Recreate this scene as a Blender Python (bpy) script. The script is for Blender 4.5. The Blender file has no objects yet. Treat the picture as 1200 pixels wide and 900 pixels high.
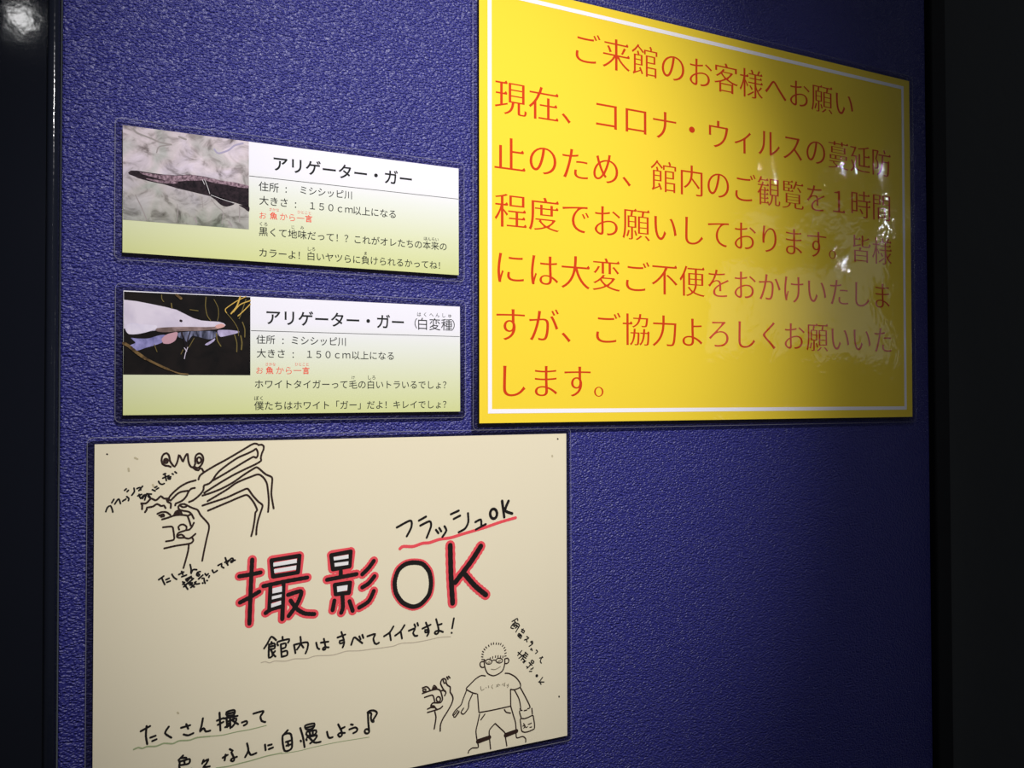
import bpy, bmesh, json, math, random
from mathutils import Vector, Matrix
scene = bpy.context.scene
COL = scene.collection
HZ = 1.45                                   # height of the camera above the floor
# ---------------------------------------------------------------- camera
CAM_RIGHT,CAM_UP,CAM_FWD=(0.894715,-0.446630,-0.002565),(-0.005712,-0.017186,0.999836),(0.446601,0.894554,0.017928)
cam_data = bpy.data.cameras.new('camera'); cam = bpy.data.objects.new('camera', cam_data); COL.objects.link(cam)
cam_data.sensor_fit = 'HORIZONTAL'; cam_data.sensor_width = 36.0; cam_data.lens = 36.0 * 1000.0 / 1200.0
cam_data.clip_start = 0.01
CAM_LOC = (0.0, -0.51968, HZ)
m = Matrix((CAM_RIGHT, CAM_UP, tuple(-v for v in CAM_FWD))).transposed().to_4x4()
m.translation = CAM_LOC
cam.matrix_world = m
scene.camera = cam
# ---------------------------------------------------------------- light
world = bpy.data.worlds.new('world'); scene.world = world; world.use_nodes = True
world.node_tree.nodes['Background'].inputs[0].default_value = (0.80, 0.88, 1.0, 1)
world.node_tree.nodes['Background'].inputs[1].default_value = 0.052
def spot(name, loc, target, power, half, blend, radius, color):
    d = bpy.data.lights.new(name, 'SPOT'); o = bpy.data.objects.new(name, d); COL.objects.link(o)
    o.location = loc; d.energy = power; d.spot_size = 2 * half; d.spot_blend = blend; d.shadow_soft_size = radius; d.color = color
    o.rotation_euler = (Vector(target) - Vector(loc)).to_track_quat('-Z', 'Y').to_euler()
    return o
def bulb(name, loc, power, radius, color=(1, 1, 1)):
    d = bpy.data.lights.new(name, 'POINT'); o = bpy.data.objects.new(name, d); COL.objects.link(o)
    o.location = loc; d.energy = power; d.shadow_soft_size = radius; d.color = color
    return o
spot('gallery_spotlight', (0.22, -1.205, HZ + 1.10), (0.222, 0.0, HZ + 0.062), 118.0, 0.220, 1.0, 0.022, (1.0, 0.97, 0.97))
spot('gallery_spotlight_spill', (0.22, -1.206, HZ + 1.10), (0.20, 0.0, HZ + 0.02), 26.0, 0.34, 1.0, 0.022, (1.0, 0.97, 0.97))
bulb('ceiling_lamp', (-0.205, -2.8, HZ + 1.30), 0.9, 0.032)           # mirrored in the black panel
bulb('ceiling_lamp', (0.03, -2.9, HZ + 0.66), 1.2, 0.02)
bulb('gallery_lamp', (2.65, -1.75, HZ + 0.89), 3.0, 0.03)              # mirrored in the buckled film
bulb('gallery_lamp', (2.75, -1.80, HZ + 0.66), 2.0, 0.03)
def area(name, loc, target, power, sx, sy, color):
    d = bpy.data.lights.new(name, 'AREA'); o = bpy.data.objects.new(name, d); COL.objects.link(o)
    d.shape = 'RECTANGLE'; d.size = sx; d.size_y = sy; d.energy = power; d.color = color; o.location = loc
    o.rotation_euler = (Vector(target) - Vector(loc)).to_track_quat('-Z', 'Y').to_euler()
    return o
area('tank_window_light', (2.9, -2.35, HZ + 0.44), (0.5, 0, HZ), 0.75, 0.7, 0.55, (0.85, 0.93, 1.0))
scene.view_settings.view_transform = 'Standard'; scene.view_settings.look = 'None'
scene.view_settings.exposure = 0.0; scene.view_settings.gamma = 1.0; scene.view_settings.use_curve_mapping = False
# ---------------------------------------------------------------- helpers
def lin(r, g, b):
    f = lambda c: (c / 255 / 12.92) if c <= 10 else ((c / 255 + 0.055) / 1.055) ** 2.4
    return (f(r), f(g), f(b), 1.0)
def new_mat(name):
    mt = bpy.data.materials.new(name); mt.use_nodes = True
    nt = mt.node_tree; return mt, nt, nt.nodes['Principled BSDF']
def link(nt, a, b): nt.links.new(a, b)
def noise(nt, coord, scale, detail=2.0, rough=0.5, dist=0.0, stretch=None):
    n = nt.nodes.new('ShaderNodeTexNoise'); n.inputs['Scale'].default_value = scale; n.inputs['Detail'].default_value = detail
    n.inputs['Roughness'].default_value = rough; n.inputs['Distortion'].default_value = dist
    src = coord
    if stretch:
        mp = nt.nodes.new('ShaderNodeMapping'); mp.inputs['Scale'].default_value = stretch; link(nt, coord, mp.inputs['Vector']); src = mp.outputs['Vector']
    link(nt, src, n.inputs['Vector']); return n
def ramp(nt, fac, stops):
    r = nt.nodes.new('ShaderNodeValToRGB'); el = r.color_ramp.elements
    while len(el) < len(stops): el.new(0.5)
    for e, (p, c) in zip(el, stops): e.position = p; e.color = c
    link(nt, fac, r.inputs['Fac']); return r
FILM = {'yellow': (0.5, 0.30), 'plain': (0.35, 0.12)}
def coat(nt, b, kind, weight=1.0):
    """the clear laminating film over a print: a smooth coat that buckles slightly"""
    tc = nt.nodes.new('ShaderNodeTexCoord')
    big, small = FILM[kind]
    n1 = noise(nt, tc.outputs['Object'], 9.0, 1.0, 0.4, 0.6)
    n2 = noise(nt, tc.outputs['Object'], 95.0, 2.0, 0.5, 0.8)
    b1 = nt.nodes.new('ShaderNodeBump'); b1.inputs['Strength'].default_value = big; b1.inputs['Distance'].default_value = 0.012
    link(nt, n1.outputs['Fac'], b1.inputs['Height'])
    b2 = nt.nodes.new('ShaderNodeBump'); b2.inputs['Strength'].default_value = small; b2.inputs['Distance'].default_value = 0.0008
    link(nt, n2.outputs['Fac'], b2.inputs['Height']); link(nt, b1.outputs['Normal'], b2.inputs['Normal'])
    b.inputs['Coat Weight'].default_value = weight; b.inputs['Coat Roughness'].default_value = 0.075; b.inputs['Coat IOR'].default_value = 1.5
    link(nt, b2.outputs['Normal'], b.inputs['Coat Normal'])
    b.inputs['Specular IOR Level'].default_value = 0.1; b.inputs['Roughness'].default_value = 0.7
    return tc
MATS = {}
def print_mat(name, rgb, kind='plain'):
    if name in MATS: return MATS[name]
    mt, nt, b = new_mat(name); b.inputs['Base Color'].default_value = lin(*rgb); coat(nt, b, kind); MATS[name] = mt; return mt
# leatherette panel
def leather():
    mt, nt, b = new_mat('blue_leatherette'); tc = nt.nodes.new('ShaderNodeTexCoord')
    mp = nt.nodes.new('ShaderNodeMapping'); mp.inputs['Scale'].default_value = (0.72, 1.0, 1.12); link(nt, tc.outputs['Object'], mp.inputs['Vector'])
    wob = noise(nt, mp.outputs['Vector'], 300.0, 1.0); va = nt.nodes.new('ShaderNodeVectorMath'); va.operation = 'MULTIPLY_ADD'; va.inputs[1].default_value = (0.002, 0.002, 0.002)
    link(nt, wob.outputs['Color'], va.inputs[0]); link(nt, mp.outputs['Vector'], va.inputs[2])
    vo = nt.nodes.new('ShaderNodeTexVoronoi'); vo.feature = 'SMOOTH_F1'; vo.inputs['Scale'].default_value = 800.0; vo.inputs['Smoothness'].default_value = 0.55; link(nt, va.outputs[0], vo.inputs['Vector'])
    inv = nt.nodes.new('ShaderNodeMath'); inv.operation = 'SUBTRACT'; inv.inputs[0].default_value = 1.0; link(nt, vo.outputs['Distance'], inv.inputs[1])
    g2 = noise(nt, mp.outputs['Vector'], 1300.0, 1.5)
    mx = nt.nodes.new('ShaderNodeMix'); mx.data_type = 'FLOAT'; mx.inputs[0].default_value = 0.22
    link(nt, inv.outputs[0], mx.inputs[2]); link(nt, g2.outputs['Fac'], mx.inputs[3])
    bp = nt.nodes.new('ShaderNodeBump'); bp.inputs['Strength'].default_value = 1.0; bp.inputs['Distance'].default_value = 0.00135
    link(nt, mx.outputs[0], bp.inputs['Height']); link(nt, bp.outputs['Normal'], b.inputs['Normal'])
    b.inputs['Base Color'].default_value = (0.027, 0.0275, 0.196, 1); b.inputs['Roughness'].default_value = 0.42; b.inputs['Specular IOR Level'].default_value = 0.5
    return mt
def plain(name, color, rough, spec=0.5, bump=None):
    mt, nt, b = new_mat(name); b.inputs['Base Color'].default_value = color; b.inputs['Roughness'].default_value = rough; b.inputs['Specular IOR Level'].default_value = spec
    if bump:
        tc = nt.nodes.new('ShaderNodeTexCoord'); n = noise(nt, tc.outputs['Object'], bump[0], bump[3] if len(bump) > 3 else 2.0, 0.6)
        bp = nt.nodes.new('ShaderNodeBump'); bp.inputs['Strength'].default_value = bump[1]; bp.inputs['Distance'].default_value = bump[2]
        link(nt, n.outputs['Fac'], bp.inputs['Height']); link(nt, bp.outputs['Normal'], b.inputs['Normal'])
    return mt
def clear_film():
    mt, nt, b = new_mat('clear_film'); out = nt.nodes['Material Output']
    tr = nt.nodes.new('ShaderNodeBsdfTransparent'); tr.inputs[0].default_value = (0.98, 0.975, 0.98, 1)
    b.inputs['Base Color'].default_value = (0.10, 0.09, 0.085, 1); b.inputs['Roughness'].default_value = 0.12
    mx = nt.nodes.new('ShaderNodeMixShader'); fr = nt.nodes.new('ShaderNodeFresnel'); fr.inputs[0].default_value = 1.5
    ad = nt.nodes.new('ShaderNodeMath'); ad.operation = 'MULTIPLY_ADD'; ad.inputs[1].default_value = 0.5; ad.inputs[2].default_value = 0.01; link(nt, fr.outputs[0], ad.inputs[0])
    link(nt, ad.outputs[0], mx.inputs[0]); link(nt, tr.outputs[0], mx.inputs[1]); link(nt, b.outputs[0], mx.inputs[2]); link(nt, mx.outputs[0], out.inputs['Surface'])
    return mt
def film_lip():
    mt, nt, b = new_mat('film_lip'); out = nt.nodes['Material Output']
    b.inputs['Base Color'].default_value = (0.55, 0.55, 0.60, 1); b.inputs['Roughness'].default_value = 0.15
    tr = nt.nodes.new('ShaderNodeBsdfTransparent'); mx = nt.nodes.new('ShaderNodeMixShader'); mx.inputs[0].default_value = 0.25
    link(nt, tr.outputs[0], mx.inputs[1]); link(nt, b.outputs[0], mx.inputs[2]); link(nt, mx.outputs[0], out.inputs['Surface'])
    return mt
M_LEATHER = leather()
M_GLOSS = plain('black_gloss_panel', (0.006, 0.007, 0.012, 1), 0.06, 0.5, (90.0, 0.018, 0.002, 3.0))
M_TRIM = plain('black_acrylic_edge', (0.010, 0.012, 0.020, 1), 0.12, 0.3, (140.0, 0.12, 0.002))
M_CHAR = plain('charcoal_wall', (0.060, 0.062, 0.064, 1), 0.8, 0.2, (40.0, 0.3, 0.003))
M_BLACK = plain('matt_black', (0.008, 0.008, 0.010, 1), 0.7, 0.2)
M_FLOOR = plain('dark_floor', (0.02, 0.02, 0.022, 1), 0.5, 0.3, (25.0, 0.3, 0.003))
M_FILM, M_LIP = clear_film(), film_lip()
M_PAD = plain('dark_foam', (0.02, 0.02, 0.02, 1), 0.9, 0.1)
def link_mesh(name, bm, mat, parent=None):
    me = bpy.data.meshes.new(name); bm.to_mesh(me); bm.free()
    for mt in (mat if isinstance(mat, list) else [mat]): me.materials.append(mt)
    o = bpy.data.objects.new(name, me); COL.objects.link(o)
    if parent: o.parent = parent
    return o
def add_box(bm, x0, x1, y0, y1, z0, z1):
    v = [bm.verts.new(c) for c in ((x0, y0, z0), (x1, y0, z0), (x1, y1, z0), (x0, y1, z0), (x0, y0, z1), (x1, y0, z1), (x1, y1, z1), (x0, y1, z1))]
    for f in ((0, 3, 2, 1), (4, 5, 6, 7), (0, 1, 5, 4), (1, 2, 6, 5), (2, 3, 7, 6), (3, 0, 4, 7)): bm.faces.new([v[i] for i in f])
def bevel(bm, w, seg=2):
    bmesh.ops.bevel(bm, geom=list(bm.edges), offset=w, segments=seg, profile=0.5, affect='EDGES')
def struct(name, bm, mat):
    o = link_mesh(name, bm, mat); o['kind'] = 'structure'; return o
# ---------------------------------------------------------------- the setting
bm = bmesh.new(); add_box(bm, -0.0125, 0.679, 0.0, 0.05, 0.0, 2.7); bevel(bm, 0.0012); struct('wall_back', bm, M_LEATHER)
bm = bmesh.new(); add_box(bm, -1.6, -0.0195, 0.002, 0.05, 0.0, 2.7); struct('wall_left', bm, M_GLOSS)
bm = bmesh.new()                                                        # rounded black edge strip between the two
n = 10
prof = [(-0.0195, 0.02)] + [(-0.0165 - 0.003 * math.cos(math.pi * k / n), -0.0005 - 0.003 * math.sin(math.pi * k / n)) for k in range(n + 1)] + [(-0.0135, 0.02)]
lo = [bm.verts.new((x, y, 0.0)) for x, y in prof]; hi = [bm.verts.new((x, y, 2.7)) for x, y in prof]
for k in range(len(prof)):
    j = (k + 1) % len(prof); f = bm.faces.new((lo[k], lo[j], hi[j], hi[k])); f.smooth = 1 <= k <= n
bm.faces.new(lo[::-1]); bm.faces.new(hi); bmesh.ops.recalc_face_normals(bm, faces=bm.faces); struct('trim_1', bm, M_TRIM)
bm = bmesh.new(); add_box(bm, 0.682, 0.702, -0.004, 0.05, 0.0, 2.7); bevel(bm, 0.0015); struct('trim_2', bm, M_BLACK)
bm = bmesh.new(); add_box(bm, 0.703, 2.4, 0.012, 0.05, 0.0, 2.7); struct('wall_right', bm, M_CHAR)
bm = bmesh.new(); add_box(bm, -1.6, 2.4, -3.2, 0.05, -0.05, 0.0); struct('floor', bm, M_FLOOR)
DATA=json.loads(r'''{"sheets":{"yellow":{"x":0.44346,"z":0.13305,"w":0.41935,"h":0.29835,"t":-0.00121},
"cream":{"x":0.15241,"z":-0.12878,"w":0.29613,"h":0.20957,"t":-0.00036},
"card1":{"x":0.11842,"z":0.11712,"w":0.20163,"h":0.07057,"t":-2e-05},
"card2":{"x":0.11917,"z":0.02642,"w":0.2018,"h":0.06898,"t":0.00159}},
"draw":[["crab_drawing","drawing of a long-legged crab with stalked eyes in dark brown pen","brownink",[[0.96,[[-109.48,91.19],[-110.67,91.75],[-112.16,91.93],[-113.65,92.94],[-114.26,94.88],[-113.97,97.1],[-112.97,98.54],[-111.6,98.95],[-110.58,97.95],[-110.1,96.34],[-109.79,94.41],[-108.59,92.44],[-107.38,91.24],[-106.19,93.32],[-105.6,95.55],[-105.19,97.79],[-104.4,96.8],[-103.6,95.16],[-102.99,93.85],[-102.28,95.76],[-101.37,97.67],[-100.59,98.29],[-100.34,96.67],[-100.15,94.4],[-99.53,92.12],[-98.61,90.79],[-97.38,90.42]]],[0.96,[[-110.99,94.58],[-111.06,94.11],[-111.28,93.73],[-111.61,93.47],[-111.99,93.4],[-112.38,93.5],[-112.71,93.78],[-112.93,94.18],[-113.01,94.64],[-112.94,95.11],[-112.72,95.49],[-112.39,95.75],[-112.0,95.82],[-111.62,95.72],[-111.29,95.45],[-111.07,95.04],[-110.99,94.58]]],[0.96,[[-112.24,94.62],[-111.88,94.73]]],[0.97,[[-97.38,90.42],[-96.47,92.33],[-96.49,94.92],[-96.19,96.86],[-95.27,97.94],[-94.04,98.29],[-92.81,97.4],[-92.06,95.43],[-92.36,93.16],[-93.71,90.93],[-95.24,90.01],[-96.77,90.72]]],[0.97,[[-93.17,94.49],[-93.25,93.89],[-93.5,93.4],[-93.88,93.07],[-94.33,92.97],[-94.78,93.1],[-95.16,93.45],[-95.41,93.97],[-95.5,94.57],[-95.42,95.16],[-95.17,95.66],[-94.79,95.98],[-94.34,96.09],[-93.89,95.95],[-93.51,95.6],[-93.26,95.09],[-93.17,94.49]]],[0.97,[[-95.25,92.94],[-94.64,92.59],[-94.02,92.89]]],[0.97,[[-97.69,90.43],[-96.15,89.08],[-94.62,88.69],[-94.01,89.64],[-92.78,89.4],[-91.84,87.61]]],[0.99,[[-94.6,83.5],[-93.99,85.42],[-91.84,87.28],[-86.27,90.66],[-79.38,94.35],[-71.76,98.74],[-65.33,102.56],[-63.38,103.18],[-61.95,102.81]]],[1.0,[[-61.3,102.26],[-59.47,102.41],[-58.28,101.37],[-58.47,99.36],[-59.45,97.04],[-59.96,94.38],[-59.76,93.03],[-62.7,91.12],[-69.16,88.23],[-75.54,85.17],[-81.85,81.63],[-86.85,78.58],[-91.49,75.68]]],[0.99,[[-91.5,79.98],[-88.72,80.96],[-86.86,82.83],[-85.31,85.38],[-83.13,87.92],[-78.73,91.37],[-73.03,95.14],[-67.25,97.61],[-64.02,99.19],[-62.72,100.15],[-61.74,98.12],[-61.73,96.11],[-62.38,94.92]]],[0.99,[[-86.86,82.5],[-81.87,85.24],[-75.56,88.94],[-69.81,92.37],[-65.3,94.89],[-64.01,95.38],[-62.71,94.8]]],[1.0,[[-92.41,74.17],[-88.08,75.38],[-81.84,77.69],[-75.53,81.01],[-69.15,85.37],[-63.99,88.5],[-62.36,89.24],[-60.73,88.17],[-57.12,84.88],[-54.15,83.41],[-53.28,82.03],[-53.6,76.99],[-53.79,72.96],[-53.11,68.21],[-52.44,64.47]]],[1.0,[[-89.61,70.89],[-84.33,73.88],[-78.68,77.2],[-74.25,80.29],[-69.78,82.28],[-65.27,83.88],[-62.35,84.89],[-60.39,84.68],[-58.1,82.57],[-56.44,79.48],[-55.77,75.08],[-55.3,69.68],[-55.42,65.66],[-55.67,62.65]]],[1.0,[[-92.38,68.45],[-86.81,70.09],[-79.3,72.3],[-72.96,74.94],[-68.15,76.89],[-66.86,76.29],[-64.59,72.85],[-61.32,69.0],[-58.9,66.66],[-60.0,62.58],[-61.42,57.99],[-62.25,53.37],[-62.44,49.72]]],[0.99,[[-89.4,65.35],[-84.31,67.33],[-78.02,69.73],[-71.67,72.23],[-67.82,73.22],[-65.23,70.55],[-63.27,67.44],[-61.96,64.03],[-62.93,62.76],[-63.37,58.78],[-64.2,53.51],[-65.29,49.06]]],[0.96,[[-96.13,83.04],[-100.4,81.94],[-104.02,80.05],[-107.02,77.62],[-109.4,75.18],[-110.59,73.33]]],[0.96,[[-109.39,72.3],[-107.9,73.82],[-106.11,75.65],[-104.01,76.83],[-100.37,77.29]]],[0.97,[[-96.6,78.73],[-98.55,78.37],[-100.07,76.63],[-100.97,74.42],[-102.78,72.26],[-104.88,71.09],[-106.69,70.42],[-106.98,69.41]]],[0.97,[[-91.81,79.47],[-91.93,77.52],[-93.03,75.63],[-95.17,73.47],[-97.61,71.66],[-99.62,70.93]]],[0.95,[[-124.17,68.3],[-124.19,70.9],[-124.93,71.51],[-122.22,71.41],[-120.48,73.07],[-119.39,73.96],[-117.4,72.8],[-116.08,73.54],[-114.53,75.03],[-112.97,73.61],[-110.29,73.47]]],[0.96,[[-111.63,73.54],[-109.61,72.47],[-111.63,72.34],[-110.5,71.32],[-109.29,70.54],[-109.37,68.14]]],[0.95,[[-122.64,66.55],[-121.77,67.92],[-121.69,68.96],[-118.7,69.4],[-116.5,70.7],[-114.28,69.39],[-112.95,69.69],[-112.05,68.2]]]]],
["camera_hand_drawing","drawing of a hand holding up a small camera","brownink",[[0.91,[[-116.26,65.21],[-114.27,66.04],[-111.6,65.88],[-109.58,64.22]]],[0.91,[[-115.37,64.2],[-113.37,64.79],[-112.7,64.03],[-114.03,63.4],[-114.92,63.7],[-112.92,63.57]]],[0.92,[[-113.8,61.95],[-110.69,62.71],[-107.56,63.71],[-104.4,63.9],[-100.77,63.29],[-100.08,62.04],[-99.16,59.32],[-98.69,57.44]]],[0.91,[[-107.56,63.95],[-106.89,65.59],[-105.54,66.38],[-104.18,65.91],[-103.41,64.03]]],[0.91,[[-106.66,64.38],[-105.54,65.51],[-104.63,64.4],[-105.76,64.47],[-105.31,65.26]]],[0.92,[[-100.79,69.09],[-102.16,69.89],[-104.2,69.77],[-105.33,68.63],[-104.87,66.92],[-102.6,66.06],[-99.87,65.41],[-98.26,63.86],[-97.11,61.36]]],[0.92,[[-104.42,69.2],[-103.06,68.16],[-101.25,68.3],[-100.7,69.09]]],[0.92,[[-100.79,69.09],[-98.05,67.48],[-95.06,66.09],[-93.44,63.07],[-90.65,59.73],[-89.02,57.42],[-88.86,54.73],[-90.14,48.96],[-91.5,42.25],[-92.41,36.97]]],[0.92,[[-100.31,63.16],[-98.4,63.87]]],[0.91,[[-113.34,57.48],[-108.65,57.54],[-107.97,55.58],[-107.5,52.19],[-107.72,50.04],[-111.74,49.48]]],[0.92,[[-104.82,55.6],[-105.27,57.07],[-104.15,58.2],[-102.56,58.33],[-100.97,57.02],[-101.19,55.1],[-103.0,54.51],[-105.26,53.7],[-106.06,52.08],[-105.25,51.06],[-102.53,50.86],[-102.08,51.4],[-103.67,52.77],[-105.25,52.26]]],[0.92,[[-102.53,51.1],[-99.8,50.07],[-97.98,51.0],[-96.15,52.57]]],[0.92,[[-101.19,55.01],[-99.37,55.22],[-98.0,56.82],[-97.01,58.93]]],[0.92,[[-112.61,45.63],[-106.58,46.59],[-100.7,47.1],[-98.19,47.63],[-97.24,49.01],[-97.75,50.26]]],[0.92,[[-99.69,46.54],[-100.0,43.42],[-101.12,38.69],[-102.46,33.75]]]]],
["handwriting_line","slanting handwriting above the camera hand","ink",[[0.79,[[-142.38,67.98],[-141.55,70.26],[-140.07,71.11],[-139.21,68.96],[-138.91,67.54]]],[0.79,[[-139.45,72.7],[-138.4,74.51]]],[0.8,[[-137.96,71.92],[-136.06,74.62],[-135.11,71.99]]],[0.8,[[-134.0,73.24],[-133.49,73.78]]],[0.8,[[-132.98,73.84],[-132.42,74.38]]],[0.8,[[-132.0,75.67],[-130.92,74.58],[-131.13,73.41]]],[0.8,[[-133.09,79.15],[-132.24,79.91]]],[0.8,[[-131.8,78.38],[-131.16,79.06]]],[0.8,[[-128.36,80.1],[-128.13,78.2],[-129.42,76.29]]],[0.8,[[-126.84,79.79],[-125.32,80.42],[-124.88,78.98]]],[0.8,[[-125.84,78.65],[-124.02,80.98]]],[0.8,[[-126.39,75.75],[-124.43,76.5]]],[0.8,[[-125.3,74.84],[-125.74,76.57]]],[0.8,[[-124.86,74.25],[-123.34,76.06]]],[0.81,[[-123.99,74.2],[-122.69,76.27]]],[0.81,[[-122.89,73.29],[-121.59,76.69],[-119.96,74.46]]],[0.81,[[-121.81,76.7],[-119.4,76.34]]],[0.81,[[-121.15,75.38],[-120.49,74.49]]],[0.81,[[-118.97,78.79],[-117.51,78.05]]],[0.81,[[-117.65,79.96],[-116.64,80.49]]],[0.81,[[-116.9,78.97],[-115.79,79.59]]],[0.81,[[-115.77,83.31],[-115.14,82.09],[-113.9,81.55],[-112.79,81.98]]],[0.81,[[-113.26,87.12],[-112.14,87.55]]],[0.81,[[-113.56,85.03],[-110.35,86.33]]],[0.81,[[-112.59,87.48],[-111.68,83.6]]],[0.82,[[-110.79,85.48],[-109.45,84.95],[-109.89,84.25],[-111.01,84.77],[-109.45,85.67]]],[0.82,[[-108.65,87.32],[-108.11,86.96]]],[0.82,[[-107.22,88.32],[-106.4,87.61]]]]],
["handwriting_line","slanting handwriting below the camera hand","ink",[[0.86,[[-115.41,28.39],[-112.85,30.15]]],[0.86,[[-113.87,29.39],[-113.1,27.31],[-112.29,25.42]]],[0.86,[[-111.64,28.03],[-109.99,28.69]]],[0.86,[[-111.19,26.55],[-109.4,27.1]]],[0.86,[[-108.53,30.8],[-107.53,28.93],[-106.04,27.73]]],[0.87,[[-104.93,30.27],[-102.36,31.47]]],[0.87,[[-103.44,31.91],[-102.8,30.26]]],[0.87,[[-103.34,28.92],[-100.85,29.65]]],[0.87,[[-98.92,35.36],[-98.36,32.65],[-98.48,30.01],[-97.76,31.87],[-96.89,32.42],[-95.38,32.14]]],[0.87,[[-102.8,26.0],[-101.89,24.46],[-100.13,21.56]]],[0.87,[[-102.26,23.14],[-100.9,24.21]]],[0.87,[[-102.79,24.55],[-101.82,25.58]]],[0.87,[[-101.22,27.29],[-98.34,28.62]]],[0.87,[[-100.99,26.62],[-100.16,27.35],[-98.79,28.18]]],[0.87,[[-100.46,26.09],[-98.34,28.3],[-98.03,27.47]]],[0.87,[[-101.36,24.25],[-99.09,25.64],[-97.12,27.3]]],[0.87,[[-99.09,25.8],[-97.56,23.07],[-96.64,22.5]]],[0.87,[[-99.69,24.57],[-97.87,25.03]]],[0.87,[[-98.93,23.69],[-97.71,24.54]]],[0.87,[[-98.47,22.36],[-96.49,24.09],[-95.73,25.39]]],[0.87,[[-96.5,25.06],[-95.58,24.0],[-93.89,24.16]]],[0.87,[[-93.46,30.91],[-94.99,30.57],[-95.44,29.16],[-94.37,28.41],[-93.76,29.32],[-94.83,29.75]]],[0.87,[[-94.36,26.79],[-92.07,28.76]]],[0.88,[[-92.37,26.93],[-91.44,26.92],[-91.28,25.36],[-90.81,24.02]]],[0.87,[[-92.2,24.32],[-92.05,24.14]]],[0.88,[[-89.89,25.47],[-89.58,25.36]]],[0.88,[[-90.84,29.46],[-90.52,28.86]]],[0.88,[[-90.06,28.33],[-89.14,29.22]]],[0.88,[[-88.82,27.24],[-88.51,28.02]]],[0.88,[[-86.91,31.13],[-86.11,29.59],[-84.24,30.64]]],[0.88,[[-83.79,33.54],[-81.68,34.48],[-81.91,32.88],[-80.63,31.88]]],[0.89,[[-79.8,37.61],[-78.37,33.3]]],[0.89,[[-80.03,35.02],[-77.81,35.96]]],[0.89,[[-79.08,34.25],[-76.96,36.63],[-75.77,37.02],[-75.29,35.4],[-76.47,34.62],[-76.71,35.53],[-74.34,35.76]]]]],
["title_lettering","large black hand-drawn title outlined in red marker","ink",[[2.49,[[-71.91,26.18],[-66.14,26.6],[-59.94,27.3]]],[2.49,[[-64.71,35.21],[-65.39,20.71],[-66.19,-1.94]]],[2.49,[[-71.5,10.92],[-66.09,13.32],[-60.63,16.12]]],[2.53,[[-53.53,33.88],[-37.11,35.15],[-38.08,25.29],[-52.76,24.22],[-53.53,33.88]]],[2.54,[[-52.56,30.02],[-38.25,31.04]]],[2.53,[[-58.22,19.1],[-45.42,20.64],[-32.48,21.69]]],[2.51,[[-54.23,18.48],[-54.71,4.6]]],[2.53,[[-46.55,18.85],[-47.24,-1.54]]],[2.52,[[-53.62,13.44],[-47.66,14.04]]],[2.52,[[-53.61,9.9],[-47.65,11.0]]],[2.51,[[-56.92,3.19],[-53.6,5.07],[-47.64,6.08]]],[2.54,[[-43.89,12.51],[-36.3,13.86],[-37.06,9.5],[-39.33,5.17],[-43.49,-0.08]]],[2.55,[[-42.37,8.92],[-38.57,3.55],[-33.97,0.36],[-28.19,-0.68]]],[2.61,[[-17.84,33.93],[-5.71,35.13],[-6.5,26.07],[-16.88,25.28],[-17.84,33.93]]],[2.61,[[-16.49,29.76],[-6.91,30.35]]],[2.61,[[-11.95,23.66],[-11.94,20.76]]],[2.61,[[-20.42,19.23],[-11.3,20.08],[-2.05,20.94]]],[2.61,[[-15.67,15.66],[-6.09,16.05],[-6.88,9.84],[-15.11,9.91],[-15.67,15.66]]],[2.61,[[-10.89,8.3],[-10.64,1.23],[-11.67,-1.78]]],[2.59,[[-15.9,6.1],[-17.0,0.38]]],[2.62,[[-6.47,4.7],[-4.45,-1.41]]],[2.65,[[9.0,28.11],[5.71,24.03],[1.61,20.44]]],[2.65,[[9.42,18.52],[5.71,14.5],[1.62,12.37]]],[2.64,[[9.01,9.4],[5.72,3.39],[-0.4,0.1]]]]],
["title_lettering+","","ink",[[3.49,[[60.47,33.7],[60.95,14.73],[62.13,-3.85]]],[3.53,[[82.34,31.52],[75.12,21.81],[63.95,9.36]]],[3.54,[[71.03,13.79],[78.17,5.64],[85.91,-0.97]]]]],
["title_lettering+","","ink",[[2.93,[[35.0,24.83],[41.27,23.38],[45.84,17.96],[47.1,10.54],[45.63,3.4],[40.29,-1.94],[34.52,-3.12],[27.86,0.3],[23.61,6.57],[22.67,13.83],[25.02,20.77],[29.75,24.21],[35.0,24.83]]]]],
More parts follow.
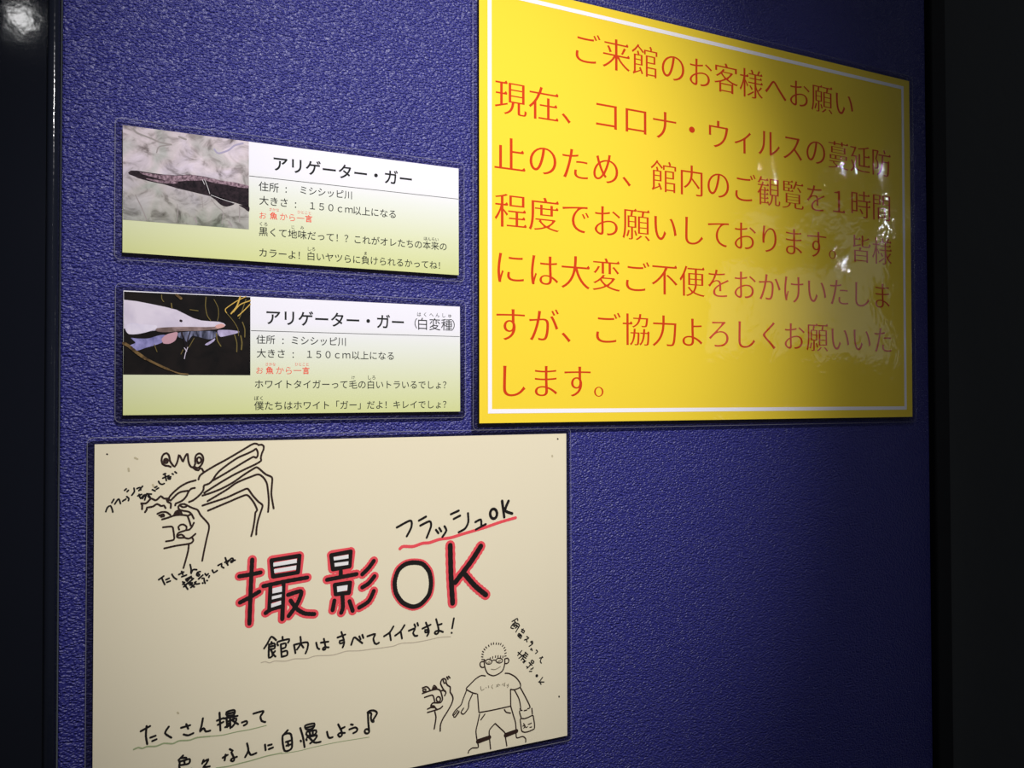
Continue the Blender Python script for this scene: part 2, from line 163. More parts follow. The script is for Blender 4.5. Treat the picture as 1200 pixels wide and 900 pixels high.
[">red_outline","red marker outline","redink",[[5.38,[[-71.91,26.18],[-66.14,26.6],[-59.94,27.3]]],[5.37,[[-64.71,35.21],[-65.39,20.71],[-66.19,-1.94]]],[5.37,[[-71.5,10.92],[-66.09,13.32],[-60.63,16.12]]],[5.47,[[-53.53,33.88],[-37.11,35.15],[-38.08,25.29],[-52.76,24.22],[-53.53,33.88]]],[5.48,[[-52.56,30.02],[-38.25,31.04]]],[5.47,[[-58.22,19.1],[-45.42,20.64],[-32.48,21.69]]],[5.43,[[-54.23,18.48],[-54.71,4.6]]],[5.46,[[-46.55,18.85],[-47.24,-1.54]]],[5.44,[[-53.62,13.44],[-47.66,14.04]]],[5.44,[[-53.61,9.9],[-47.65,11.0]]],[5.43,[[-56.92,3.19],[-53.6,5.07],[-47.64,6.08]]],[5.49,[[-43.89,12.51],[-36.3,13.86],[-37.06,9.5],[-39.33,5.17],[-43.49,-0.08]]],[5.51,[[-42.37,8.92],[-38.57,3.55],[-33.97,0.36],[-28.19,-0.68]]],[5.63,[[-17.84,33.93],[-5.71,35.13],[-6.5,26.07],[-16.88,25.28],[-17.84,33.93]]],[5.64,[[-16.49,29.76],[-6.91,30.35]]],[5.63,[[-11.95,23.66],[-11.94,20.76]]],[5.64,[[-20.42,19.23],[-11.3,20.08],[-2.05,20.94]]],[5.63,[[-15.67,15.66],[-6.09,16.05],[-6.88,9.84],[-15.11,9.91],[-15.67,15.66]]],[5.63,[[-10.89,8.3],[-10.64,1.23],[-11.67,-1.78]]],[5.6,[[-15.9,6.1],[-17.0,0.38]]],[5.66,[[-6.47,4.7],[-4.45,-1.41]]],[5.72,[[9.0,28.11],[5.71,24.03],[1.61,20.44]]],[5.71,[[9.42,18.52],[5.71,14.5],[1.62,12.37]]],[5.71,[[9.01,9.4],[5.72,3.39],[-0.4,0.1]]]]],
[">red_outline+","","redink",[[6.87,[[60.47,33.7],[60.95,14.73],[62.13,-3.85]]],[6.94,[[82.34,31.52],[75.12,21.81],[63.95,9.36]]],[6.96,[[71.03,13.79],[78.17,5.64],[85.91,-0.97]]]]],
[">red_outline+","","redink",[[2.39,[[35.03,26.23],[42.05,24.63],[47.17,18.66],[48.59,10.49],[46.95,2.62],[40.95,-3.24],[34.49,-4.52],[27.03,-0.73],[22.28,6.17],[21.23,14.14],[23.85,21.77],[29.15,25.55],[35.03,26.23]]]]],
["handwriting_line","slanted black marker handwriting above the title","ink",[[1.3,[[24.07,47.94],[33.09,51.66],[33.76,47.54],[30.7,41.89]]],[1.31,[[38.86,51.28],[43.71,53.52]]],[1.31,[[39.83,48.04],[46.15,50.35],[47.12,47.09],[44.19,39.99]]],[1.32,[[50.56,44.56],[52.23,42.33]]],[1.32,[[52.83,45.59],[54.21,43.38]]],[1.33,[[56.49,46.45],[57.78,43.59],[55.0,39.65]]],[1.34,[[60.99,54.0],[66.52,55.99]]],[1.34,[[62.99,50.82],[67.53,52.67]]],[1.34,[[73.12,53.91],[73.32,48.1],[71.07,44.05],[66.5,41.86]]],[1.35,[[78.44,47.76],[82.37,49.11],[82.77,45.13]]],[1.35,[[78.74,42.77],[86.0,45.85]]]]],
["handwriting_line+","","ink",[[1.71,[[94.29,52.23],[94.1,51.0],[93.54,49.99],[92.72,49.34],[91.76,49.16],[90.79,49.47],[89.98,50.22],[89.43,51.3],[89.25,52.54],[89.44,53.76],[89.99,54.77],[90.8,55.42],[91.77,55.61],[92.74,55.31],[93.55,54.56],[94.1,53.48],[94.29,52.23]]],[1.72,[[98.12,60.57],[99.69,49.7]]],[1.72,[[102.92,60.31],[100.45,54.14],[105.57,51.72]]]]],
["underline_stroke","thick red marker underline","redink",[[1.77,[[26.15,34.31],[28.33,35.58],[35.01,35.06],[41.27,36.56],[46.14,36.64],[53.02,38.23],[60.97,38.74],[69.03,40.47],[76.17,41.83],[86.51,43.93],[97.03,46.54],[108.26,48.68]]]]],
["handwriting_line","black handwriting just below the title","ink",[[1.05,[[-57.72,-17.42],[-56.01,-15.05],[-53.55,-11.1],[-50.82,-13.45]]],[1.05,[[-53.54,-14.21],[-53.29,-15.4]]],[1.05,[[-54.92,-15.69],[-55.0,-23.19],[-53.03,-22.56]]],[1.05,[[-54.92,-15.54],[-51.81,-15.24],[-51.65,-18.12],[-54.77,-18.36]]],[1.05,[[-54.77,-16.86],[-51.95,-16.62]]],[1.05,[[-53.78,-18.84],[-52.29,-21.8],[-51.14,-23.06]]],[1.05,[[-51.45,-19.91],[-53.03,-21.3]]],[1.06,[[-47.09,-12.01],[-46.99,-13.69]]],[1.06,[[-49.67,-16.72],[-49.97,-14.67],[-43.17,-13.82],[-43.82,-15.86]]],[1.06,[[-48.08,-16.32],[-47.56,-23.7]]],[1.06,[[-48.08,-16.32],[-45.18,-16.09],[-45.32,-18.45],[-47.57,-18.91]]],[1.06,[[-47.57,-20.93],[-44.56,-20.57],[-44.31,-23.13],[-47.31,-23.73]]],[1.07,[[-40.29,-17.59],[-39.42,-22.62]]],[1.07,[[-40.29,-17.59],[-32.4,-17.08],[-32.29,-20.92],[-33.41,-23.58]]],[1.07,[[-36.49,-13.34],[-36.23,-16.33],[-36.99,-18.52],[-38.51,-20.61]]],[1.07,[[-36.23,-17.6],[-34.69,-19.94]]],[1.08,[[-26.99,-18.03],[-26.2,-21.21],[-25.06,-22.13]]],[1.08,[[-24.13,-18.39],[-19.59,-18.36]]],[1.08,[[-22.31,-16.31],[-21.26,-21.86],[-22.04,-23.04],[-23.08,-22.39],[-22.04,-21.39],[-19.43,-21.84]]],[1.09,[[-13.9,-16.59],[-9.12,-15.37]]],[1.09,[[-11.52,-13.51],[-10.08,-18.12],[-9.81,-20.76],[-10.71,-22.98]]],[1.09,[[-10.34,-18.6],[-12.57,-18.84],[-12.31,-20.43],[-10.18,-20.08]]],[1.1,[[-5.36,-22.11],[-3.49,-17.8],[-0.51,-20.12],[1.66,-21.97]]],[1.1,[[-0.25,-17.53],[0.57,-19.47]]],[1.11,[[1.65,-16.87],[2.36,-18.9]]],[1.11,[[4.92,-18.17],[9.86,-17.36],[8.76,-19.98],[9.59,-22.99],[10.97,-23.7],[12.35,-23.08]]],[1.12,[[21.83,-14.14],[19.31,-17.57],[15.68,-19.52]]],[1.12,[[19.31,-17.57],[20.15,-22.48]]],[1.13,[[29.18,-14.21],[26.35,-17.9],[22.96,-20.0]]],[1.13,[[26.63,-17.94],[27.48,-22.34]]],[1.14,[[32.04,-18.06],[36.17,-17.1],[34.9,-19.76],[36.05,-21.8],[37.78,-21.91]]],[1.14,[[35.77,-14.46],[36.51,-16.17]]],[1.14,[[37.78,-13.88],[38.36,-15.58]]],[1.14,[[41.25,-17.83],[46.8,-16.04]]],[1.15,[[43.58,-14.3],[45.33,-18.6],[45.62,-20.81],[44.45,-22.85]]],[1.14,[[45.21,-19.4],[43.0,-18.86],[43.29,-20.53],[45.45,-20.52]]],[1.15,[[50.62,-12.94],[52.09,-18.32],[52.38,-21.37],[50.9,-22.56],[49.55,-21.57],[50.61,-20.61],[52.97,-20.62],[55.34,-21.74]]],[1.15,[[51.79,-16.91],[54.46,-16.41]]],[1.16,[[63.0,-13.82],[61.79,-20.04]]],[1.16,[[61.37,-22.98],[61.55,-23.11]]]]],
["underline_stroke","faint grey wavy underline","greyline",[[0.52,[[-59.41,-25.58],[-56.96,-25.32],[-54.5,-26.36],[-51.53,-25.67],[-45.05,-26.62],[-40.02,-25.99],[-32.38,-26.78],[-27.23,-25.95],[-16.79,-26.84],[-8.31,-25.64],[-0.78,-26.38],[10.15,-26.51],[21.27,-26.48],[26.91,-25.39],[35.48,-25.95],[44.16,-25.65],[52.97,-24.9],[60.71,-25.44]]]]],
["handwriting_line","small handwriting slanting down beside the drawn keeper","ink",[[0.72,[[105.39,-20.87],[109.27,-19.28],[109.69,-20.74]]],[0.72,[[107.25,-20.71],[107.82,-21.67]]],[0.72,[[107.54,-21.89],[106.1,-22.61],[104.38,-24.82],[106.38,-25.7]]],[0.72,[[105.82,-23.34],[107.53,-24.56]]],[0.72,[[106.68,-22.68],[108.39,-23.9]]],[0.72,[[107.82,-22.05],[110.12,-22.96],[110.98,-24.46],[109.53,-26.33],[108.24,-28.21]]],[0.72,[[108.39,-23.39],[109.83,-24.84]]],[0.72,[[107.81,-25.61],[109.25,-24.77],[108.68,-24.19]]],[0.72,[[112.7,-26.97],[114.58,-28.23]]],[0.72,[[113.86,-26.86],[112.99,-27.78]]],[0.72,[[112.41,-28.22],[114.14,-29.71],[114.87,-28.26]]],[0.72,[[110.39,-29.5],[109.67,-30.69],[111.53,-32.71]]],[0.72,[[110.68,-29.54],[112.69,-31.32],[111.82,-33.0]]],[0.72,[[110.67,-30.56],[111.97,-31.48]]],[0.72,[[116.45,-32.3],[118.05,-33.66],[114.71,-34.39]]],[0.72,[[116.16,-34.32],[116.73,-35.93]]],[0.72,[[119.5,-36.28],[120.67,-35.92],[121.1,-37.77],[118.33,-39.21]]],[0.72,[[119.94,-36.85],[120.67,-37.46]]],[0.72,[[119.41,-41.28],[119.63,-41.69]]],[0.72,[[120.07,-40.79],[120.72,-42.42]]],[0.72,[[123.8,-42.44],[124.9,-43.74],[123.22,-44.68]]],[0.73,[[126.43,-48.21],[128.87,-48.15]]],[0.73,[[128.43,-47.51],[126.87,-50.4],[127.75,-51.88]]],[0.72,[[112.66,-41.35],[109.63,-44.19]]],[0.72,[[109.85,-42.12],[111.79,-43.91]]],[0.72,[[110.49,-46.22],[113.96,-44.4]]],[0.72,[[115.26,-42.84],[117.44,-44.87]]],[0.72,[[114.61,-44.1],[116.56,-45.9]]],[0.72,[[115.7,-42.9],[114.39,-44.84]]],[0.72,[[111.79,-43.91],[115.9,-46.96]]],[0.72,[[112.21,-47.61],[113.52,-46.25]]],[0.72,[[113.3,-46.61],[115.03,-48.76],[114.16,-49.79]]],[0.72,[[113.51,-49.13],[115.68,-48.85]]],[0.72,[[120.27,-48.72],[122.02,-50.11],[121.36,-51.18],[119.82,-50.0],[120.27,-48.72]]],[0.72,[[118.29,-50.18],[120.48,-52.21]]],[0.72,[[119.6,-51.32],[118.29,-52.68],[119.16,-52.03]]],[0.72,[[116.76,-53.8],[118.29,-52.68]]],[0.72,[[116.32,-52.59],[116.98,-53.07]]],[0.72,[[119.59,-54.78],[121.13,-54.62],[121.35,-53.88]]],[0.72,[[118.49,-56.17],[120.24,-56.42]]],[0.72,[[124.85,-60.05],[124.72,-60.42],[124.39,-60.61],[123.98,-60.55],[123.65,-60.27],[123.53,-59.86],[123.65,-59.49],[123.98,-59.3],[124.39,-59.36],[124.72,-59.65],[124.85,-60.05]]],[0.72,[[124.45,-60.0],[124.32,-60.21],[124.05,-60.17],[123.92,-59.92],[124.06,-59.7],[124.32,-59.74],[124.45,-60.0]]],[0.73,[[128.6,-61.69],[125.94,-64.58]]],[0.73,[[125.63,-64.34],[129.7,-65.07]]],[0.73,[[126.6,-64.88],[127.48,-66.28]]]]],
["keeper_drawing","drawing of a bespectacled keeper in shirt and shorts carrying a pail","brownink",[[0.75,[[85.45,-54.42],[82.26,-53.78],[78.42,-55.4],[74.12,-58.66],[71.74,-60.9],[76.01,-63.98],[79.07,-65.15]]],[0.75,[[79.84,-65.62],[80.78,-77.52]]],[0.76,[[81.26,-77.77],[90.46,-77.79],[103.97,-77.34]]],[0.77,[[104.09,-66.1],[104.26,-77.39]]],[0.77,[[100.14,-54.79],[103.32,-55.52],[107.81,-58.39],[111.12,-62.62],[111.51,-65.63],[107.29,-66.77],[104.09,-66.1]]],[0.75,[[72.02,-61.64],[69.37,-67.44],[67.95,-70.67],[64.19,-73.5],[62.32,-75.77],[62.6,-76.67],[65.6,-73.9]]],[0.75,[[62.78,-77.39],[63.72,-77.89],[66.53,-74.57]]],[0.75,[[63.91,-77.92],[66.53,-75.17]]],[0.75,[[76.2,-64.88],[73.62,-69.85],[73.14,-73.67],[69.83,-77.01],[67.94,-75.58],[69.83,-73.13]]],[0.78,[[111.51,-66.07],[114.83,-71.95],[118.37,-78.77],[118.87,-80.65]]],[0.77,[[107.09,-67.0],[110.29,-73.02],[111.48,-77.67],[111.77,-81.28]]],[0.77,[[99.49,-78.83],[100.78,-80.81],[104.05,-81.97]]],[0.76,[[85.11,-79.54],[82.21,-82.72]]],[0.75,[[81.26,-78.9],[79.81,-84.75],[78.65,-89.76],[79.59,-96.88]]],[0.77,[[104.26,-77.39],[106.24,-83.93],[107.73,-88.62],[108.22,-93.59]]],[0.76,[[92.59,-86.93],[88.48,-90.6],[88.47,-95.85],[89.24,-103.16]]],[0.76,[[92.59,-86.93],[96.31,-90.64],[99.75,-94.33],[100.24,-97.5],[101.22,-103.24]]],[0.75,[[79.78,-97.34],[80.26,-100.47],[75.96,-100.12],[73.58,-101.41],[73.1,-102.79]]],[0.77,[[108.22,-94.92],[108.71,-99.27],[113.24,-99.18],[115.46,-101.1],[115.45,-103.33]]],[0.76,[[84.6,-43.81],[84.89,-47.22],[85.71,-50.34],[87.37,-53.2],[90.5,-54.97],[92.59,-55.17],[95.54,-54.39],[98.08,-52.86],[99.35,-50.39],[99.87,-47.81],[99.87,-45.15]]],[0.76,[[84.6,-44.94],[82.82,-44.69],[81.71,-45.47],[81.79,-47.16],[83.02,-48.53],[84.47,-48.55]]],[0.77,[[100.0,-45.17],[101.7,-44.95],[102.77,-45.93],[102.76,-47.45],[101.69,-48.44],[100.21,-48.31]]],[0.77,[[111.26,-80.23],[111.98,-81.36],[112.84,-81.63]]],[0.78,[[114.43,-82.02],[116.31,-81.95]]],[0.78,[[117.04,-81.17],[118.2,-81.1]]],[0.78,[[120.24,-81.43],[120.67,-85.35]]],[0.77,[[110.97,-81.71],[110.96,-82.98],[111.96,-85.95],[112.11,-86.86]]],[0.78,[[111.53,-87.15],[114.41,-87.43],[117.31,-87.1],[120.96,-86.3],[121.68,-88.85],[122.25,-92.03],[122.25,-95.11],[121.37,-95.85],[118.16,-96.57],[114.97,-96.66],[112.66,-95.49],[112.09,-92.84],[111.53,-87.15]]]]],
["keeper_drawing+","","brownink",[[0.62,[[83.98,-43.33],[82.91,-43.23]]],[0.62,[[83.77,-41.72],[82.71,-41.41]]],[0.62,[[84.03,-40.17],[83.04,-39.67]]],[0.62,[[84.32,-38.6],[83.42,-37.95]]],[0.62,[[85.29,-37.31],[84.53,-36.52]]],[0.62,[[86.46,-36.21],[85.85,-35.32]]],[0.62,[[88.23,-35.36],[87.83,-34.4]]],[0.62,[[90.0,-34.49],[89.82,-33.5]]],[0.62,[[91.6,-34.33],[91.58,-33.35]]],[0.62,[[93.47,-34.64],[93.65,-33.69]]],[0.62,[[95.2,-34.96],[95.54,-34.07]]],[0.62,[[96.62,-35.31],[97.08,-34.48]]],[0.63,[[98.02,-36.59],[98.63,-35.85]]],[0.63,[[99.21,-38.02],[99.97,-37.41]]],[0.63,[[99.78,-39.74],[100.67,-39.27]]],[0.63,[[99.94,-41.58],[100.93,-41.28]]],[0.63,[[99.77,-43.36],[100.84,-43.27]]],[0.62,[[89.06,-42.96],[88.93,-43.99]]],[0.62,[[90.94,-42.46],[90.81,-43.5]]],[0.62,[[93.04,-42.18],[92.91,-43.22]]],[0.62,[[94.93,-42.32],[94.8,-43.36]]],[0.62,[[96.83,-42.69],[96.7,-43.73]]],[0.63,[[98.52,-43.11],[98.39,-44.15]]],[0.62,[[90.31,-45.72],[90.13,-46.33],[89.63,-46.8],[88.88,-47.06],[88.01,-47.06],[87.13,-46.81],[86.39,-46.35],[85.9,-45.75],[85.72,-45.09],[85.9,-44.48],[86.39,-44.02],[87.14,-43.76],[88.01,-43.75],[88.89,-44.0],[89.64,-44.46],[90.13,-45.07],[90.31,-45.72]]],[0.62,[[98.22,-46.06],[98.03,-46.64],[97.5,-47.09],[96.7,-47.32],[95.76,-47.31],[94.83,-47.06],[94.04,-46.61],[93.51,-46.02],[93.33,-45.39],[93.51,-44.81],[94.04,-44.36],[94.83,-44.13],[95.77,-44.14],[96.71,-44.39],[97.5,-44.84],[98.03,-45.43],[98.22,-46.06]]],[0.62,[[90.31,-45.16],[91.77,-44.8],[93.45,-45.22]]],[0.62,[[85.93,-44.74],[84.61,-43.44]]],[0.63,[[113.83,-90.59],[114.55,-91.48]]],[0.63,[[113.39,-92.17],[115.27,-91.99],[114.11,-93.7]]],[0.63,[[114.69,-92.53],[115.84,-93.62],[116.86,-93.28]]],[0.63,[[117.44,-91.85],[119.92,-91.37]]],[0.63,[[118.75,-93.99],[120.06,-93.96]]]]],
["keeper_drawing+","","brownink",[[2.58,[[80.07,-96.53],[88.28,-95.38]]],[2.62,[[100.44,-96.04],[108.42,-94.78]]]]],
[">grey_detail","pale grey pen lettering and smile","greypen",[[0.45,[[89.88,-50.56],[92.18,-51.19],[94.7,-50.68],[96.6,-49.81]]],[0.45,[[86.97,-45.83],[88.64,-45.12]]],[0.45,[[87.59,-46.48],[89.05,-45.93]]],[0.45,[[94.71,-46.15],[96.4,-45.43]]],[0.45,[[95.34,-46.61],[97.03,-46.09]]],[0.45,[[82.12,-60.95],[82.34,-62.94],[83.2,-63.58],[84.6,-62.87]]],[0.45,[[85.85,-62.22],[86.25,-62.28]]],[0.45,[[87.72,-61.23],[88.03,-62.55]]],[0.45,[[90.85,-61.14],[90.06,-62.15],[90.85,-63.54]]],[0.45,[[93.52,-62.82],[95.1,-61.21]]],[0.45,[[93.84,-61.59],[94.78,-62.87]]],[0.45,[[95.42,-61.83],[96.21,-62.09]]],[0.45,[[97.79,-62.19],[98.59,-61.45]]],[0.45,[[98.9,-62.92],[100.02,-61.1]]],[0.45,[[99.54,-61.45],[99.85,-63.35]]],[0.46,[[101.45,-62.74],[101.77,-63.35]]],[0.46,[[102.41,-62.31],[102.47,-63.74],[101.6,-64.52]]]]],
["thumb_camera_drawing","drawing of a hand pressing a small camera","brownink",[[0.87,[[41.24,-59.1],[47.06,-58.1],[51.47,-57.95],[53.54,-59.36],[54.42,-61.97],[55.01,-64.8],[53.83,-66.8],[50.87,-66.61],[48.52,-66.23],[47.06,-67.36],[47.06,-68.45]]],[0.87,[[41.24,-55.58],[43.86,-55.16],[45.6,-56.51],[46.48,-58.12]]],[0.87,[[41.82,-57.95],[41.53,-56.6],[43.45,-56.73],[43.45,-58.09],[41.94,-57.96]]],[0.87,[[47.94,-57.69],[49.12,-55.14],[50.88,-56.93],[51.06,-57.89]]],[0.87,[[48.94,-57.29],[49.53,-56.4],[50.29,-57.39]]],[0.88,[[56.38,-59.97],[54.72,-57.08],[53.66,-54.45],[54.43,-52.37],[55.91,-51.77],[57.4,-52.81],[57.57,-54.76],[58.59,-56.56],[60.38,-57.94],[60.37,-61.24],[61.57,-63.08],[62.34,-65.68],[61.26,-69.09],[58.27,-73.56],[55.3,-77.45],[53.64,-81.01],[53.4,-85.07]]],[0.88,[[55.44,-52.8],[56.21,-54.83],[57.4,-54.63]]],[0.88,[[55.19,-59.07],[56.8,-59.86],[57.39,-61.33],[56.5,-62.84]]],[0.88,[[53.42,-59.35],[55.31,-59.36]]],[0.88,[[57.99,-51.08],[58.89,-52.65]]],[0.88,[[59.19,-50.87],[60.2,-52.01]]],[0.87,[[42.69,-61.88],[47.65,-61.19],[48.82,-62.46],[49.7,-66.15]]],[0.88,[[53.59,-64.74],[53.48,-65.35],[53.17,-65.84],[52.71,-66.12],[52.17,-66.16],[51.63,-65.95],[51.17,-65.52],[50.87,-64.94],[50.76,-64.29],[50.87,-63.68],[51.17,-63.2],[51.63,-62.92],[52.17,-62.88],[52.72,-63.09],[53.18,-63.51],[53.48,-64.1],[53.59,-64.74]]],[0.87,[[47.06,-67.9],[49.11,-68.34],[50.28,-70.06],[51.46,-71.07]]],[0.87,[[44.72,-69.59],[47.06,-68.99],[49.11,-69.33]]],[0.87,[[44.72,-71.77],[51.17,-71.03],[53.53,-70.59],[55.01,-69.46]]],[0.87,[[49.69,-72.15],[50.46,-75.55],[49.98,-79.29],[49.28,-82.99]]]]],
["handwriting_line","upper line of black handwriting at the bottom left","ink",[[1.03,[[-124.19,-54.24],[-119.5,-52.24]]],[1.03,[[-121.27,-51.93],[-121.57,-57.17],[-120.89,-61.87]]],[1.04,[[-119.27,-58.63],[-116.65,-58.04]]],[1.04,[[-118.28,-60.72],[-116.17,-60.1]]],[1.05,[[-109.83,-54.25],[-111.68,-57.49],[-108.46,-60.55]]],[1.05,[[-103.3,-55.95],[-98.55,-55.33]]],[1.06,[[-100.6,-54.41],[-99.57,-57.1]]],[1.06,[[-101.93,-59.92],[-99.55,-60.84],[-96.82,-60.1]]],[1.06,[[-91.7,-52.66],[-92.37,-56.53],[-93.25,-59.85],[-91.33,-58.16],[-90.08,-60.34],[-87.72,-60.24]]],[1.07,[[-84.04,-55.19],[-80.53,-54.32]]],[1.07,[[-82.65,-50.89],[-82.12,-61.07]]],[1.07,[[-83.54,-57.68],[-80.52,-56.51]]],[1.08,[[-78.77,-51.16],[-74.51,-50.76],[-74.65,-53.31],[-78.41,-53.42],[-78.77,-51.16]]],[1.08,[[-78.63,-52.29],[-74.65,-52.06]]],[1.08,[[-80.17,-54.6],[-72.71,-54.37]]],[1.08,[[-78.76,-55.2],[-78.39,-59.81]]],[1.08,[[-76.85,-54.79],[-76.61,-60.7]]],[1.08,[[-79.45,-59.7],[-76.62,-59.01]]],[1.08,[[-78.4,-56.73],[-76.98,-56.6]]],[1.08,[[-78.39,-58.05],[-76.98,-58.0]]],[1.08,[[-75.56,-55.88],[-73.21,-55.91],[-74.34,-58.74],[-75.76,-60.26]]],[1.08,[[-75.56,-56.47],[-72.34,-59.23]]],[1.09,[[-70.19,-58.63],[-67.67,-58.17],[-67.31,-59.72],[-69.11,-60.52]]],[1.09,[[-63.7,-54.61],[-58.01,-54.05],[-59.69,-56.91],[-58.94,-59.65],[-56.96,-60.58]]]]],
["handwriting_line","lower line of black handwriting at the bottom left, ending in a music note","ink",[[1.05,[[-102.22,-71.7],[-104.57,-73.76]]],[1.05,[[-103.23,-72.94],[-100.51,-73.24],[-100.71,-74.49],[-104.23,-74.69]]],[1.05,[[-103.69,-74.79],[-98.81,-74.28],[-99.14,-76.73],[-103.55,-76.82]]],[1.05,[[-103.89,-74.97],[-104.08,-78.36],[-101.5,-80.8],[-97.76,-80.09]]],[1.05,[[-101.53,-74.7],[-101.38,-76.66]]],[1.06,[[-91.26,-76.28],[-91.94,-78.11]]],[1.06,[[-91.46,-77.47],[-88.63,-76.27],[-89.86,-78.72],[-91.38,-80.31],[-87.91,-80.54]]],[1.07,[[-80.79,-76.95],[-78.12,-75.84]]],[1.07,[[-79.25,-75.48],[-79.73,-78.61]]],[1.08,[[-76.92,-72.76],[-75.36,-73.93]]],[1.08,[[-75.99,-74.77],[-74.41,-78.88],[-75.12,-80.07],[-76.4,-79.24],[-75.48,-78.31],[-72.99,-77.9]]],[1.09,[[-67.27,-71.2],[-66.54,-75.41],[-68.33,-78.92]]],[1.09,[[-66.53,-75.63],[-65.08,-78.27],[-62.03,-77.72]]],[1.1,[[-57.07,-73.79],[-56.69,-77.0]]],[1.1,[[-55.23,-74.5],[-53.23,-74.34]]],[1.1,[[-54.85,-76.81],[-52.49,-76.27]]],[1.11,[[-43.88,-67.68],[-46.81,-70.31]]],[1.11,[[-46.81,-70.5],[-45.73,-79.3],[-41.47,-78.51],[-42.12,-70.19],[-46.81,-70.5]]],[1.11,[[-44.93,-74.42],[-42.3,-74.07]]],[1.11,[[-44.61,-76.68],[-41.91,-76.35]]],[1.11,[[-43.8,-74.62],[-43.36,-76.91]]],[1.12,[[-36.44,-67.7],[-34.83,-73.38],[-33.86,-79.4]]],[1.12,[[-36.23,-75.16],[-35.97,-75.71]]],[1.12,[[-32.92,-74.99],[-32.59,-75.56]]],[1.12,[[-33.57,-66.74],[-28.12,-66.39],[-28.76,-69.03],[-32.42,-69.35],[-33.57,-66.74]]],[1.12,[[-32.93,-68.12],[-28.63,-67.78]]],[1.12,[[-32.6,-70.72],[-27.02,-70.61],[-27.46,-72.9],[-32.15,-73.03],[-32.6,-70.72]]],[1.12,[[-30.88,-70.9],[-30.55,-72.74]]],[1.12,[[-28.95,-70.72],[-28.94,-72.64]]],[1.12,[[-32.28,-73.96],[-26.49,-73.71],[-27.78,-76.04],[-30.48,-77.85]]],[1.12,[[-31.0,-74.38],[-27.78,-77.82],[-24.22,-78.02]]],[1.13,[[-20.32,-72.74],[-19.66,-75.56],[-18.68,-76.7],[-16.91,-76.56]]],[1.14,[[-13.43,-69.41],[-11.44,-73.64],[-11.1,-76.29],[-12.43,-77.16],[-13.55,-75.54],[-12.1,-74.82],[-9.31,-75.31]]],[1.14,[[-11.44,-72.35],[-9.45,-71.72]]],[1.15,[[-5.44,-70.78],[-4.3,-71.23]]],[1.15,[[-6.44,-73.67],[-2.75,-73.07],[-1.4,-74.41],[-2.08,-75.73],[-3.96,-76.38]]],[1.16,[[5.29,-65.29],[5.51,-70.97],[6.07,-76.79]]],[1.16,[[6.11,-77.0],[6.0,-77.5],[5.69,-77.88],[5.22,-78.09],[4.67,-78.1],[4.12,-77.9],[3.65,-77.53],[3.34,-77.03],[3.23,-76.5],[3.34,-76.0],[3.65,-75.62],[4.12,-75.41],[4.67,-75.4],[5.22,-75.6],[5.69,-75.97],[6.0,-76.47],[6.11,-77.0]]],[1.16,[[5.08,-65.17],[6.57,-64.43],[8.7,-64.53],[10.41,-65.43],[11.14,-66.78],[9.77,-68.82],[8.7,-70.48],[9.05,-71.65],[7.85,-71.16],[7.21,-68.8],[7.51,-66.39],[6.57,-65.66],[5.38,-65.38]]]]],
["underline_stroke","green wavy underline of the upper line","greenline",[[0.76,[[-127.71,-63.65],[-125.45,-62.94],[-123.49,-63.86],[-120.89,-63.28],[-116.29,-63.91],[-112.32,-63.07],[-107.64,-64.05],[-104.28,-63.09],[-98.86,-63.7],[-94.75,-62.99],[-87.84,-63.49]]]]],
["underline_stroke+","","greenline",[[0.49,[[-87.84,-63.49],[-80.84,-64.0],[-73.04,-63.53],[-65.13,-63.43],[-56.37,-62.7]]]]],
["underline_stroke","green underline of the lower line","greenline",[[0.59,[[-84.28,-82.12],[-77.95,-82.46],[-72.26,-82.08],[-65.07,-81.61],[-56.31,-80.65],[-47.42,-80.44]]]]],
["underline_stroke+","","greenline",[[0.41,[[-47.41,-80.88],[-37.36,-81.16],[-27.13,-80.5],[-14.73,-80.17],[-4.76,-80.34],[6.07,-80.64]]]]],
["pinhole","dark pinhole","ink",[[0.89,[[-142.01,99.3],[-141.84,99.2]]],[1.13,[[141.11,101.24],[141.32,101.12]]],[1.11,[[141.54,-76.69],[141.67,-77.06]]]]],
